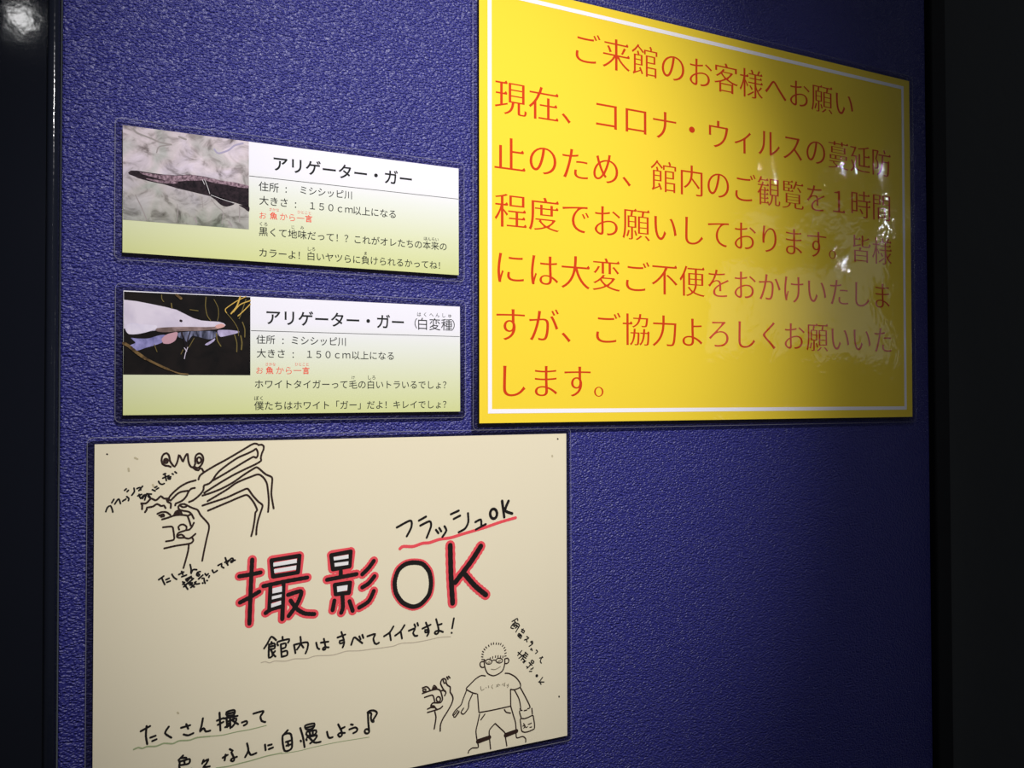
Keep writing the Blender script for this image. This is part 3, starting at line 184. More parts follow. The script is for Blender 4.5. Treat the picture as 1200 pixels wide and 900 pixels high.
["smudge","faint grey smudges","smudge",[[1.04,[[-128.02,96.84],[-126.71,96.09]]],[1.04,[[-131.22,91.06],[-131.0,89.64]]],[1.05,[[-118.76,81.54],[-118.32,80.56]]],[1.3,[[136.73,89.71],[136.86,89.11]]],[1.05,[[-105.25,-47.17],[-104.8,-47.72]]]]]],"white":[[[-52.56,32.29],[-38.79,33.53],[-38.78,31.08],[-52.56,30.02]],[[-52.18,28.47],[-39.01,29.58],[-39.23,27.07],[-51.95,26.19]],[[-53.04,17.23],[-47.52,18.04],[-47.51,14.78],[-53.03,14.21]],[[-53.32,12.58],[-47.66,13.28],[-47.8,11.55],[-53.32,10.77]],[[-53.76,8.26],[-48.02,9.53],[-48.02,7.26],[-53.75,6.0]],[[-16.49,32.65],[-7.15,33.44],[-7.15,31.08],[-16.25,30.52]],[[-15.93,28.94],[-7.15,29.27],[-7.31,27.16],[-15.69,26.73]],[[-14.32,14.51],[-7.69,14.79],[-7.93,11.52],[-14.08,11.13]]],"photo1":{"rect":[[-101.05,35.56],[-33.31,35.31],[-33.16,-16.66],[-100.65,-17.12]],"polys":[["fish_body","dark fish body","fishdark",1,[[-98.2,9.36],[-96.85,10.63],[-93.81,10.99],[-87.67,10.59],[-80.06,10.35],[-73.06,10.63],[-65.97,11.99],[-58.05,11.75],[-50.75,10.65],[-42.61,10.02],[-33.21,9.1],[-33.18,-3.46],[-42.57,-1.28],[-49.24,0.21],[-55.1,0.76],[-63.78,2.07],[-72.32,3.28],[-80.04,4.93],[-86.96,5.66],[-93.11,6.83],[-95.15,7.71],[-97.52,8.33]]],
["fish_back","pinkish fish back","fishpink",2,[[-92.45,10.26],[-82.15,9.96],[-73.06,10.41],[-65.25,11.76],[-58.05,11.52],[-49.28,10.43],[-41.12,10.18],[-33.21,9.1],[-33.21,7.53],[-38.86,7.54],[-46.32,8.28],[-52.21,8.56],[-58.04,9.6],[-63.81,8.64],[-68.09,8.16],[-73.75,6.92],[-80.05,7.19],[-86.97,8.43],[-91.08,9.3]]],
["fish_jaw","pinkish lower jaw","fishpink",2,[[-89.02,7.07],[-82.13,6.88],[-73.75,7.07],[-72.34,6.47],[-75.15,5.63],[-80.74,5.53],[-86.27,6.11]]],
["fish_fin","dark fin","fishdark",1,[[-54.37,0.61],[-52.18,-0.86],[-49.23,-3.5],[-46.28,-4.45],[-43.46,-3.7],[-41.45,-2.1],[-48.51,0.6]]],
["fish_fin","dark fin","fishdark",1,[[-38.83,-2.85],[-35.82,-4.51],[-33.17,-6.21],[-33.18,-3.07]]]],"strokes":[["pale",2,0.25,[[-54.38,1.38],[-48.51,-0.33],[-41.83,-1.98]]],
["pale",3,0.25,[[-58.04,10.21],[-56.58,6.53],[-55.11,2.07]]],
["pale",3,0.25,[[-59.13,9.71],[-58.03,7.14]]],
["rockdark",0.5,0.89,[[-95.62,34.33],[-93.92,32.19],[-89.13,30.75],[-85.69,29.72],[-82.23,28.53],[-75.95,27.85]]],
["rockdark",0.5,0.67,[[-75.95,27.85],[-82.22,25.9],[-83.59,22.34]]],
["rockviolet",0.5,0.98,[[-52.65,28.21],[-50.44,26.18],[-44.9,28.67],[-41.19,32.04],[-36.69,33.81]]],
["rockdark",0.5,0.58,[[-94.42,-2.83],[-91.33,-9.2],[-88.57,-16.02]]],
["rockdark",0.5,0.38,[[-59.45,-0.31],[-58.71,-6.75]]],
["rockdark",0.5,0.44,[[-54.37,-0.93],[-51.43,-4.49],[-47.74,-8.0],[-48.31,-15.02]]],
["rockdark",0.5,1.08,[[-63.01,-12.9],[-62.28,-15.13]]],
["rockdark",0.5,0.69,[[-38.45,-3.98],[-38.43,-12.57]]],
["rockdark",0.5,0.4,[[-72.64,-5.84],[-72.27,-10.35],[-72.95,-15.72]]],
["rockdark",0.5,1.07,[[-71.74,32.97],[-68.19,31.93]]],
["rockdark",0.5,1.1,[[-44.4,-13.12],[-42.9,-15.31]]]]},
"photo2":{"rect":[[-100.68,33.91],[-32.87,34.16],[-32.81,-11.82],[-100.86,-12.08]],"polys":[["fish_reflection","bluish lower fish","fishblue",1,[[-97.08,8.28],[-94.19,8.1],[-88.36,8.27],[-83.66,9.81],[-80.69,10.54],[-78.31,9.96],[-81.27,6.03],[-89.52,2.96],[-94.17,1.39],[-98.22,3.7],[-94.76,5.68]]],
["fish_reflection","bluish lower fish","fishblue2",1,[[-72.91,11.74],[-67.45,12.75],[-61.33,13.2],[-52.63,13.35],[-51.37,10.75],[-55.74,8.66],[-61.32,9.81],[-65.01,10.35],[-66.53,8.36],[-68.05,6.89],[-69.27,8.28],[-71.09,8.88],[-72.3,9.49]]],
["fish_tail","pale tail","fishblue3",1,[[-51.06,14.06],[-45.07,14.38],[-39.96,13.95],[-39.32,13.11],[-45.06,11.27],[-49.49,10.28],[-50.75,11.43]]],
["fish_tail","pale tail","fishblue3",1,[[-58.22,5.64],[-55.74,7.34],[-52.62,9.4],[-53.12,7.74],[-56.67,5.22]]],
["fish_fin","pink fin","finpink",2,[[-81.28,7.95],[-80.1,9.59],[-78.31,10.93],[-73.21,12.37],[-72.91,10.77],[-74.1,7.51],[-77.1,5.62],[-80.38,5.73]]],
["fish_body","white fish body","fishwhite",3,[[-100.72,29.34],[-94.26,28.83],[-87.25,27.69],[-79.55,26.31],[-73.55,24.96],[-69.3,22.87],[-64.42,20.47],[-60.11,19.33],[-55.14,19.05],[-50.76,19.02],[-47.92,18.26],[-46.85,17.17],[-47.6,16.15],[-51.38,14.91],[-57.62,13.98],[-67.46,13.4],[-73.52,13.01],[-79.51,12.18],[-83.96,13.0],[-88.96,11.88],[-100.66,13.4]]],
["fish_jaw","brown jaw shadow","jaw",4,[[-84.26,13.95],[-79.51,14.75],[-69.89,15.39],[-57.62,15.68],[-52.01,16.14],[-47.29,16.36],[-51.38,14.71],[-61.33,13.4],[-69.89,13.0],[-79.51,11.98],[-83.66,12.37]]],
["fish_snout","pinkish snout tip","snout",5,[[-52.64,16.51],[-49.18,17.95],[-47.29,17.16],[-47.73,16.15],[-51.38,14.97]]],
["fish_fin","white fin","fishwhite2",5,[[-99.86,12.8],[-99.41,15.02],[-97.11,16.68],[-91.31,16.06],[-84.26,15.67],[-83.96,13.89],[-88.96,11.75],[-94.2,10.45],[-98.24,10.45]]]],"strokes":[["fishdark",6,1.17,[[-71.36,18.91],[-70.87,18.73]]],
["branch",6,1.7,[[-100.63,5.22],[-98.22,3.83],[-94.16,0.32],[-89.5,-3.08]]],
["branch",6,1.24,[[-89.5,-3.08],[-83.61,-6.18],[-77.66,-8.98]]],
["branch",6,0.67,[[-77.66,-8.98],[-72.25,-11.05],[-67.4,-11.58]]],
["grass",6,0.49,[[-57.66,32.86],[-57.96,27.6],[-57.01,22.39],[-55.14,19.51]]],
["grass",6,0.4,[[-53.29,31.76],[-51.09,27.25],[-50.77,22.64],[-51.39,19.65]]],
["grassbright",6,0.8,[[-38.71,34.14],[-40.63,28.38],[-43.81,23.92]]],
["grass",6,0.5,[[-35.49,32.63],[-38.05,24.49],[-39.33,21.1]]],
["grassbright",6,0.55,[[-32.89,30.07],[-37.41,25.18],[-39.98,22.74]]],
["grassbright",6,0.5,[[-35.49,34.3],[-41.27,31.01],[-46.99,26.44],[-46.35,24.48]]],
["grassbright",6,0.6,[[-32.9,32.08],[-38.7,29.47],[-42.54,24.97]]],
["grass",6,0.4,[[-46.35,24.15],[-42.53,19.65],[-39.97,15.08],[-39.64,11.1]]],
["grass",6,0.6,[[-37.4,19.17],[-36.11,15.21],[-36.1,10.53]]],
["grass",6,0.64,[[-52.0,12.05],[-51.37,8.12],[-49.48,4.87]]],
["grass",6,0.55,[[-41.88,11.7],[-40.59,7.08],[-40.59,1.76]]],
["grass",6,0.75,[[-38.36,11.14],[-37.71,7.15],[-38.02,3.14]]],
["grass",6,0.48,[[-81.35,32.97],[-81.23,30.73],[-80.27,29.17]]],
["grass",6,0.63,[[-76.26,28.39],[-75.96,25.83]]],
["fishwhite",6,0.39,[[-67.43,3.79],[-68.64,0.52],[-69.24,-2.73]]],
["fishwhite",6,0.44,[[-69.26,3.42],[-68.04,1.51]]],
["grass",6,0.39,[[-71.07,-0.18],[-69.86,2.44]]],
["grass",6,0.38,[[-85.12,4.97],[-83.63,0.85]]],
["grass",6,0.39,[[-64.08,9.08],[-66.82,3.8]]],
["grass",6,0.49,[[-66.26,25.28],[-61.97,24.81]]],
["branch",6,1.46,[[-73.57,33.37],[-71.15,31.55]]],
["fishdark",6,0.78,[[-70.79,12.13],[-69.27,7.64],[-68.65,3.76]]],
["fishdark",6,0.68,[[-66.23,12.59],[-67.44,8.33],[-68.04,3.78]]]]},
"text":[["yellow","first line of red text","ご来館のお客様へお願い",[-125.91,116.62],25.486,25.486,[1.0,0.0],"m"],
["yellow","second line of red text","現在、コロナ・ウィルスの蔓延防",[-186.05,71.64],25.654,25.654,[1.0,0.0],"m"],
["yellow","third line of red text","止のため、館内のご観覧を１時間",[-186.82,32.72],25.71,25.71,[1.0,0.0],"m"],
["yellow","fourth line of red text","程度でお願いしております。皆様",[-186.24,-5.33],25.669,25.669,[1.0,0.0],"m"],
["yellow","fifth line of red text","には大変ご不便をおかけいたしま",[-186.62,-43.98],25.659,25.659,[1.0,0.0],"m"],
["yellow","sixth line of red text","すが、ご協力よろしくお願いいた",[-186.68,-82.5],25.701,25.701,[1.0,0.0],"m"],
["yellow","last line of red text","します。",[-185.46,-120.61],25.641,25.641,[1.0,0.0],"m"],
["card1","large black title text","アリゲーター・ガー",[-15.1,24.22],9.909,9.909,[1.0,0.0],"b"],
["card1","","住所",[-24.74,9.66],6.067,6.067,[1.0,0.0],"g"],
["card1","+","：",[-10.26,9.33],5.154,5.154,[1.0,0.0],"g"],
["card1","","ミシシッピ川",[-1.16,10.01],5.563,5.563,[1.0,0.0],"g"],
["card1","","大きさ",[-24.47,1.29],5.848,5.848,[1.0,0.0],"g"],
["card1","+","：",[-4.59,0.73],5.176,5.176,[1.0,0.0],"g"],
["card1","","１５０ｃｍ",[4.29,1.04],5.674,5.674,[1.0,0.0],"g"],
["card1","+","以上になる",[32.09,0.81],5.795,5.795,[1.0,0.0],"g"],
["card1","red text line","お",[-25.24,-7.64],5.081,4.6,[1.0,0.0],"r"],
["card1","+","魚",[-18.88,-7.34],5.109,4.6,[1.0,0.0],"R"],
["card1","+","から一",[-13.06,-7.26],5.09,5.09,[1.0,0.0],"r"],
["card1","+","言",[2.02,-7.1],5.203,4.6,[1.0,0.0],"R"],
["card1","^","さかな",[-20.69,-3.58],2.074,2.074,[1.0,0.0],"r"],
["card1","^+","ひとこと",[-3.86,-3.55],2.183,2.183,[1.0,0.0],"r"],
["card1","","黒くて地味だって！？これがオレたちの本来の",[-24.82,-17.2],5.734,5.734,[1.0,0.0],"g"],
["card1","^","くろ",[-26.11,-12.75],2.669,2.669,[1.0,0.0],"g"],
["card1","^+","じ",[-7.52,-12.98],2.373,2.373,[1.0,0.0],"g"],
["card1","^+","み",[-1.89,-12.9],2.384,2.384,[1.0,0.0],"g"],
["card1","^+","ほんらい",[77.47,-12.97],2.66,2.66,[1.0,0.0],"g"],
["card1","","カラーよ！白いヤツらに負けられるかってね！",[-24.88,-29.75],5.674,5.674,[1.0,0.0],"g"],
["card1","^","しろ",[2.31,-25.38],2.699,2.699,[1.0,0.0],"g"],
["card1","^+","ま",[37.63,-25.51],2.464,2.464,[1.0,0.0],"g"],
["card2","large black title text","アリゲーター・ガー",[-19.85,22.75],9.746,9.746,[1.0,0.0],"b"],
["card2","","（",[67.98,22.45],6.85,6.85,[1.0,0.0],"z"],
["card2","+","白変種",[74.78,22.26],8.412,8.412,[1.0,0.0],"z"],
["card2","+","）",[98.48,22.26],7.02,7.02,[1.0,0.0],"z"],
["card2","^","はくへんしゅ",[72.34,28.38],4.265,3.1,[1.0,0.0],"g"],
["card2","","住所",[-26.82,9.44],5.634,5.634,[1.0,0.0],"g"],
["card2","+","：",[-12.63,9.01],5.115,5.115,[1.0,0.0],"g"],
["card2","","ミシシッピ川",[-6.75,9.42],5.765,5.765,[1.0,0.0],"g"],
["card2","","大きさ",[-26.51,1.26],5.764,5.764,[1.0,0.0],"g"],
["card2","+","：",[-6.59,0.84],5.139,5.139,[1.0,0.0],"g"],
["card2","","１５０ｃｍ",[1.87,1.27],5.706,5.706,[1.0,0.0],"g"],
["card2","+","以上になる",[30.53,1.2],5.684,5.684,[1.0,0.0],"g"],
["card2","red text line","お",[-27.59,-8.9],5.042,4.6,[1.0,0.0],"r"],
["card2","+","魚",[-21.71,-8.83],5.068,4.6,[1.0,0.0],"R"],
["card2","+","から一",[-15.78,-8.77],5.208,5.208,[1.0,0.0],"r"],
["card2","+","言",[-0.24,-8.69],5.164,4.6,[1.0,0.0],"R"],
["card2","^","さかな",[-23.35,-5.16],2.11,2.11,[1.0,0.0],"r"],
["card2","^+","ひとこと",[-5.88,-4.9],2.188,2.188,[1.0,0.0],"r"],
["card2","","ホワイトタイガーって毛の白いトラいるでしょ？",[-27.87,-17.01],5.678,5.678,[1.0,0.0],"g"],
["card2","^","け",[29.0,-12.65],2.435,2.435,[1.0,0.0],"g"],
["card2","^+","しろ",[39.26,-12.58],2.925,2.925,[1.0,0.0],"g"],
["card2","","僕たちはホワイト「ガー」だよ！キレイでしょ？",[-27.86,-29.7],5.676,5.676,[1.0,0.0],"g"],
["card2","^","ぼく",[-29.33,-25.32],2.942,2.942,[1.0,0.0],"g"]],"rule":{"card1":[[-32.96,15.02],[100.48,15.01]],"card2":[[-32.4,14.46],[100.53,14.79]]},
"border":[[-201.92,-141.16],[200.66,-141.39],[201.16,141.75],[-201.8,-37.28]]}''')
# ---------------------------------------------------------------- flat printing helpers (sheet-local millimetres)
MM = 0.001
LAYER = 0.00007
def smooth(pts, closed):
    if len(pts) < 3: return pts
    out = []; n = len(pts); last = n if closed else n - 1
    for i in range(last):
        p1 = pts[i]; p2 = pts[(i + 1) % n]
        p0 = pts[i - 1] if (i > 0 or closed) else p1
        p3 = pts[(i + 2) % n] if (i + 2 < n or closed) else p2
        L = math.hypot(p2[0] - p1[0], p2[1] - p1[1]); k = max(2, min(8, int(L / 0.8)))
        for j in range(k):
            t = j / k; a = 2 * t**3 - 3 * t * t + 1; b = t**3 - 2 * t * t + t; c = -2 * t**3 + 3 * t * t; d = t**3 - t * t
            q = []
            for ax in (0, 1):
                m1 = 0.42 * (p2[ax] - p0[ax]); m2 = 0.42 * (p3[ax] - p1[ax])
                q.append(a * p1[ax] + b * m1 + c * p2[ax] + d * m2)
            out.append(q)
    if not closed: out.append(pts[-1])
    return out
COUNT = [0]
def add_stroke(bm, pts, w, layer, soft=True):
    closed = len(pts) > 3 and abs(pts[0][0] - pts[-1][0]) + abs(pts[0][1] - pts[-1][1]) < 1e-6
    if closed: pts = pts[:-1]
    sharp = [False] * len(pts)
    P = smooth(pts, closed) if soft else pts
    if not soft and len(pts) > 2:                                       # cornered marker strokes: one straight pull per side
        Q = pts + pts[:1] if closed else pts
        for a, b in zip(Q, Q[1:]): add_stroke(bm, [a, b], w, layer, False)
        return
    COUNT[0] = (COUNT[0] + 1) % 24
    y0 = -layer * LAYER - COUNT[0] * 2.0e-6; y = y0; r = w * 0.5; n = len(P); L = []; Rr = []
    for i in range(n):
        a = P[i - 1] if (i > 0 or closed) else P[i]; b = P[(i + 1) % n] if (i < n - 1 or closed) else P[i]
        dx, dz = b[0] - a[0], b[1] - a[1]; l = math.hypot(dx, dz) or 1.0; nx, nz = -dz / l, dx / l
        y = y0 - i * 2e-7; rr = r * (1 + 0.06 * math.sin(3.1 * i + w * 7))
        L.append(bm.verts.new(((P[i][0] + nx * rr) * MM, y, (P[i][1] + nz * rr) * MM))); Rr.append(bm.verts.new(((P[i][0] - nx * rr) * MM, y, (P[i][1] - nz * rr) * MM)))
    for i in range(n if closed else n - 1):
        j = (i + 1) % n; bm.faces.new((Rr[i], Rr[j], L[j], L[i]))
    caps = [] if closed else [(0, P[0], P[1] if n > 1 else P[0]), (n - 1, P[-1], P[-2] if n > 1 else P[-1])]
    for i, c, o in caps:
        ang = math.atan2(c[1] - o[1], c[0] - o[0]); S, E = (L[i], Rr[i]) if i == 0 else (Rr[i], L[i])
        S, E = (L[i], Rr[i])
        # half disc round the end
        pts2 = [((c[0] + r * math.cos(ang - math.pi / 2 + math.pi * k / 6)) * MM, y, (c[1] + r * math.sin(ang - math.pi / 2 + math.pi * k / 6)) * MM) for k in range(7)]
        bm.faces.new([bm.verts.new(q) for q in pts2])
def face_out(bm):
    for f in bm.faces:
        f.normal_update()
        if f.normal.y > 0: f.normal_flip()
def add_poly(bm, pts, layer, rounded=True):
    P = smooth(pts, True) if rounded else pts
    vs = [bm.verts.new((a * MM, -layer * LAYER, b * MM)) for a, b in P]
    ed = [bm.edges.new((vs[i], vs[(i + 1) % len(vs)])) for i in range(len(vs))]
    bmesh.ops.triangle_fill(bm, use_beauty=True, edges=ed)
GLYPH = {}
def glyph(ch):
    if ch in GLYPH: return GLYPH[ch]
    cu = bpy.data.curves.new('glyph', 'FONT'); cu.body = ch; cu.size = 1.0
    ob = bpy.data.objects.new('glyph', cu); COL.objects.link(ob)
    c = ob.to_curve(bpy.context.evaluated_depsgraph_get()); loops = []
    for s in c.splines:
        B = s.bezier_points; n = len(B); pts = []
        for i in range(n):
            a, b = B[i], B[(i + 1) % n]; p0, p1, p2, p3 = a.co, a.handle_right, b.handle_left, b.co
            chord = (p3 - p0).length
            bend = (p1 - p0).cross(p3 - p0).length + (p2 - p0).cross(p3 - p0).length
            k = 1 if bend < 1e-4 * max(chord, 1e-3) else 6
            for j in range(k):
                t = j / k; q = (1 - t)**3 * p0 + 3 * (1 - t)**2 * t * p1 + 3 * (1 - t) * t * t * p2 + t**3 * p3
                pts.append((q.x, q.y))
        clean = [p for i, p in enumerate(pts) if math.hypot(p[0] - pts[i - 1][0], p[1] - pts[i - 1][1]) > 1e-4]
        if len(clean) > 2: loops.append(clean)
    ob.to_curve_clear(); bpy.data.objects.remove(ob); bpy.data.curves.remove(cu)
    GLYPH[ch] = loops; return loops
def area2(l): return sum(l[i - 1][0] * l[i][1] - l[i][0] * l[i - 1][1] for i in range(len(l)))
def restyle(loops, ex, ey, serif):
    """move every outline edge outwards by ex (uprights) / ey (level strokes); optionally add the little triangular serifs of a mincho face"""
    if not loops: return loops
    sgn = 1 if area2(max(loops, key=lambda l: abs(area2(l)))) > 0 else -1
    out = []
    for l in loops:
        n = len(l); E = []
        for i in range(n):
            a, b = l[i], l[(i + 1) % n]; dx, dy = b[0] - a[0], b[1] - a[1]; q = math.hypot(dx, dy)
            E.append((dx, dy, q, sgn * dy / q, -sgn * dx / q))
        res = []
        for i in range(n):
            e0, e1 = E[i - 1], E[i]
            nx = e0[3] if abs(e0[3]) > abs(e1[3]) else e1[3]; ny = e0[4] if abs(e0[4]) > abs(e1[4]) else e1[4]
            res.append([l[i][0] + ex * nx, l[i][1] + ey * ny])
        if serif:
            fin = []
            for i in range(n):
                e0, e1 = E[i - 1], E[i]
                top = None
                # end face of a level stroke: outward +x, short, its upper neighbour long and level
                if sgn > 0:      # counter-clockwise: end face runs upward, then the top edge runs left
                    if e0[3] > 0.93 and 0.03 < e0[2] < 0.11 and e1[4] > 0.97 and e1[2] > 0.10 and e1[0] < 0: top = i
                else:
                    if e1[3] > 0.93 and 0.03 < e1[2] < 0.11 and e0[4] > 0.97 and e0[2] > 0.10 and e0[0] > 0: top = i
                if top is not None:
                    x, y = res[i]
                    tri = [[x + 0.012, y - 0.004], [x - 0.028, y + 0.052], [x - 0.085, y]]
                    fin += tri if sgn > 0 else tri[::-1]
                else: fin.append(res[i])
            res = fin
        out.append(res)
    return out
STYLE = {'m': (0.001, -0.0140, True), 'b': (0.014, 0.014, False), 'g': (0.003, 0.003, False), 'z': (0.0, 0.0, False), 'r': (-0.004, -0.004, False), 'R': (0.016, 0.016, False)}
def add_text(cu, string, c0, pitch, em, style):
    ex, ey, serif = STYLE[style]
    for i, ch in enumerate(string):
        if ch == '　': continue
        for l in restyle(glyph(ch), ex, ey, serif):
            sp = cu.splines.new('POLY'); sp.points.add(len(l) - 1); sp.use_cyclic_u = True
            for p, (gx, gy) in zip(sp.points, l):
                p.co = ((c0[0] + i * pitch + (gx - 0.5) * em) * MM, (c0[1] + (gy - 0.378) * em) * MM, 0, 1)
def text_mesh(name, items, mat, parent, layer):
    cu = bpy.data.curves.new('line', 'CURVE'); cu.dimensions = '2D'; cu.fill_mode = 'FRONT'
    for it in items: add_text(cu, *it)
    ob = bpy.data.objects.new('line', cu); COL.objects.link(ob)
    me = bpy.data.meshes.new_from_object(ob.evaluated_get(bpy.context.evaluated_depsgraph_get())); bpy.data.objects.remove(ob)
    me.transform(Matrix.Rotation(math.pi / 2, 4, 'X')); me.transform(Matrix.Translation((0, -layer * LAYER, 0)))
    me.name = name; me.materials.clear(); me.materials.append(mat)
    o = bpy.data.objects.new(name, me); COL.objects.link(o); o.parent = parent
    return o
# ---------------------------------------------------------------- laminated sheets
def rounded(w, h, r, n=5):
    P = []
    for cx, cz, a0 in ((w - r, h - r, 0), (-w + r, h - r, 90), (-w + r, -h + r, 180), (w - r, -h + r, 270)):
        for k in range(n + 1):
            a = math.radians(a0 + 90 * k / n); P.append((cx + r * math.cos(a), cz + r * math.sin(a)))
    return P
def sheet(key, name, label, cat, mat, rim, off, group=None):
    s = DATA['sheets'][key]; w, h = s['w'] / 2, s['h'] / 2
    root = bpy.data.objects.new(name, None); COL.objects.link(root); root.empty_display_size = 0.05
    root.location = (s['x'], -off, HZ + s['z']); root.rotation_euler = (0, -s['t'], 0)
    root['label'] = label; root['category'] = cat
    if group: root['group'] = group
    bm = bmesh.new(); add_box(bm, -w, w, 0.0, 0.0003, -h, h); link_mesh('paper', bm, mat, root)
    bm = bmesh.new(); add_box(bm, -w + 0.012, w - 0.012, 0.0003, off + 0.0002, -h + 0.012, h - 0.012); link_mesh('mounting_pad', bm, M_PAD, root)
    # clear film margin, open in the middle
    bm = bmesh.new(); O = rounded(w + rim, h + rim, 0.003); n = len(O)
    inner = [(max(-w, min(w, x)), max(-h, min(h, z))) for x, z in O]
    for y in (0.0, 0.00025):
        o_ = [bm.verts.new((x, y, z)) for x, z in O]; i_ = [bm.verts.new((x, y, z)) for x, z in inner]
        for k in range(n):
            j = (k + 1) % n
            if (Vector(i_[k].co) - Vector(i_[j].co)).length < 1e-7: bm.faces.new((o_[k], o_[j], i_[k]))
            else: bm.faces.new((o_[k], o_[j], i_[j], i_[k]))
    bmesh.ops.recalc_face_normals(bm, faces=bm.faces); face_out(bm)
    margin = link_mesh('film_margin', bm, M_FILM, root); margin['label'] = 'clear laminating film margin'
    bm = bmesh.new(); R_ = 0.00022; rings = []
    for k in range(n):
        x, z = O[k]; a, b = O[k - 1], O[(k + 1) % n]; d = Vector((b[0] - a[0], 0, b[1] - a[1])).normalized(); nr = Vector((d.z, 0, -d.x))
        rings.append([bm.verts.new(Vector((x, 0.00012, z)) + nr * R_ * math.cos(t) + Vector((0, 1, 0)) * R_ * math.sin(t)) for t in (0, math.pi / 3, 2 * math.pi / 3, math.pi, 4 * math.pi / 3, 5 * math.pi / 3)])
    for k in range(n):
        for q in range(6): bm.faces.new((rings[k][q], rings[k][(q + 1) % 6], rings[(k + 1) % n][(q + 1) % 6], rings[(k + 1) % n][q]))
    bmesh.ops.recalc_face_normals(bm, faces=bm.faces)
    link_mesh('film_lip', bm, M_LIP, margin)
    return root
def gradient_paper(name, h, stops):
    mt, nt, b = new_mat(name); tc = coat(nt, b, 'plain')
    sp = nt.nodes.new('ShaderNodeSeparateXYZ'); link(nt, tc.outputs['Object'], sp.inputs[0])
    mr = nt.nodes.new('ShaderNodeMapRange'); mr.inputs[1].default_value = -h / 2; mr.inputs[2].default_value = h / 2; link(nt, sp.outputs['Z'], mr.inputs[0])
    r = ramp(nt, mr.outputs[0], stops); link(nt, r.outputs[0], b.inputs['Base Color']); return mt
M_YELLOW = print_mat('yellow_paper', (250, 218, 58), 'yellow')
M_CREAM = print_mat('cream_paper', (236, 226, 196))
CARD_STOPS = [(0.0, lin(212, 217, 150)), (0.30, lin(222, 226, 186)), (0.62, lin(232, 235, 226)), (0.78, lin(240, 238, 246)), (1.0, lin(242, 240, 248))]
M_CARD1 = gradient_paper('printed_card', 0.0706, CARD_STOPS)
INK = {'ink': print_mat('black_ink', (30, 26, 24)), 'brownink': print_mat('brown_ink', (52, 36, 30)), 'redink': print_mat('red_marker', (238, 84, 92)),
       'greyline': print_mat('grey_line', (196, 184, 160)), 'greypen': print_mat('grey_pen', (150, 140, 118)), 'greenline': print_mat('green_line', (160, 172, 128)), 'smudge': print_mat('smudge', (196, 184, 150)),
       'white': print_mat('white_paint', (240, 238, 236))}
M_RED_Y = print_mat('red_print', (212, 62, 18), 'yellow'); M_WHITE_Y = print_mat('white_print', (252, 248, 252), 'yellow')
M_TEXT = print_mat('text_black', (34, 36, 36)); M_TEXT_R = print_mat('text_red', (240, 84, 66)); M_RULE = print_mat('rule_grey', (70, 72, 72))
# --- yellow notice
yellow = sheet('yellow', 'notice_sheet', 'large yellow laminated notice with red lettering inside a thin white border', 'notice', M_YELLOW, 0.0045, 0.0032)
(bl, br, tr, _) = DATA['border']
bm = bmesh.new(); t = 2.9
x0, x1, z0, z1 = bl[0], (br[0] + tr[0]) / 2, (bl[1] + br[1]) / 2, tr[1]
y = -LAYER
def quad(a, b, c, d): bm.faces.new([bm.verts.new((p[0] * MM, y, p[1] * MM)) for p in (a, b, c, d)])
h_ = t / 2
quad((x0 - h_, z0 - h_), (x1 + h_, z0 - h_), (x1 + h_, z0 + h_), (x0 - h_, z0 + h_)); quad((x0 - h_, z1 - h_), (x1 + h_, z1 - h_), (x1 + h_, z1 + h_), (x0 - h_, z1 + h_))
quad((x0 - h_, z0 + h_), (x0 + h_, z0 + h_), (x0 + h_, z1 - h_), (x0 - h_, z1 - h_)); quad((x1 - h_, z0 + h_), (x1 + h_, z0 + h_), (x1 + h_, z1 - h_), (x1 - h_, z1 - h_))
face_out(bm); o = link_mesh('white_border', bm, M_WHITE_Y, yellow); o['label'] = 'thin white border line'
for n_, lb, s, c0, pitch, em, d, st in DATA['text']:
    if n_ == 'yellow':
        o = text_mesh('text_line', [(s, c0, pitch, em, st)], M_RED_Y, yellow, 1); o['label'] = lb
# --- photo materials
def rock_photo():
    mt, nt, b = new_mat('rock_photo'); tc = coat(nt, b, 'plain')
    a = noise(nt, tc.outputs['Object'], 110.0, 4.0, 0.6, 0.9, (0.8, 1, 1.0)); c = noise(nt, tc.outputs['Object'], 38.0, 2.0, 0.5, 0.8)
    r = ramp(nt, a.outputs['Fac'], [(0.30, lin(118, 112, 110)), (0.41, lin(178, 174, 172)), (0.50, lin(218, 214, 214)), (0.68, lin(242, 238, 240))])
    r2 = ramp(nt, c.outputs['Fac'], [(0.38, lin(196, 206, 196)), (0.50, lin(236, 230, 230)), (0.62, lin(234, 229, 240))])
    mx = nt.nodes.new('ShaderNodeMix'); mx.data_type = 'RGBA'; mx.blend_type = 'MULTIPLY'; mx.inputs[0].default_value = 0.85
    link(nt, r.outputs[0], mx.inputs[6]); link(nt, r2.outputs[0], mx.inputs[7])
    sp = nt.nodes.new('ShaderNodeSeparateXYZ'); link(nt, tc.outputs['Object'], sp.inputs[0])
    mr = nt.nodes.new('ShaderNodeMapRange'); mr.inputs[1].default_value = -0.018; mr.inputs[2].default_value = 0.016; link(nt, sp.outputs['Z'], mr.inputs[0])
    gr = ramp(nt, mr.outputs[0], [(0.0, lin(196, 204, 190)), (1.0, lin(252, 246, 250))])       # greener stones low in the picture
    m2 = nt.nodes.new('ShaderNodeMix'); m2.data_type = 'RGBA'; m2.blend_type = 'MULTIPLY'; m2.inputs[0].default_value = 1.0
    link(nt, mx.outputs[2], m2.inputs[6]); link(nt, gr.outputs[0], m2.inputs[7]); link(nt, m2.outputs[2], b.inputs['Base Color']); return mt
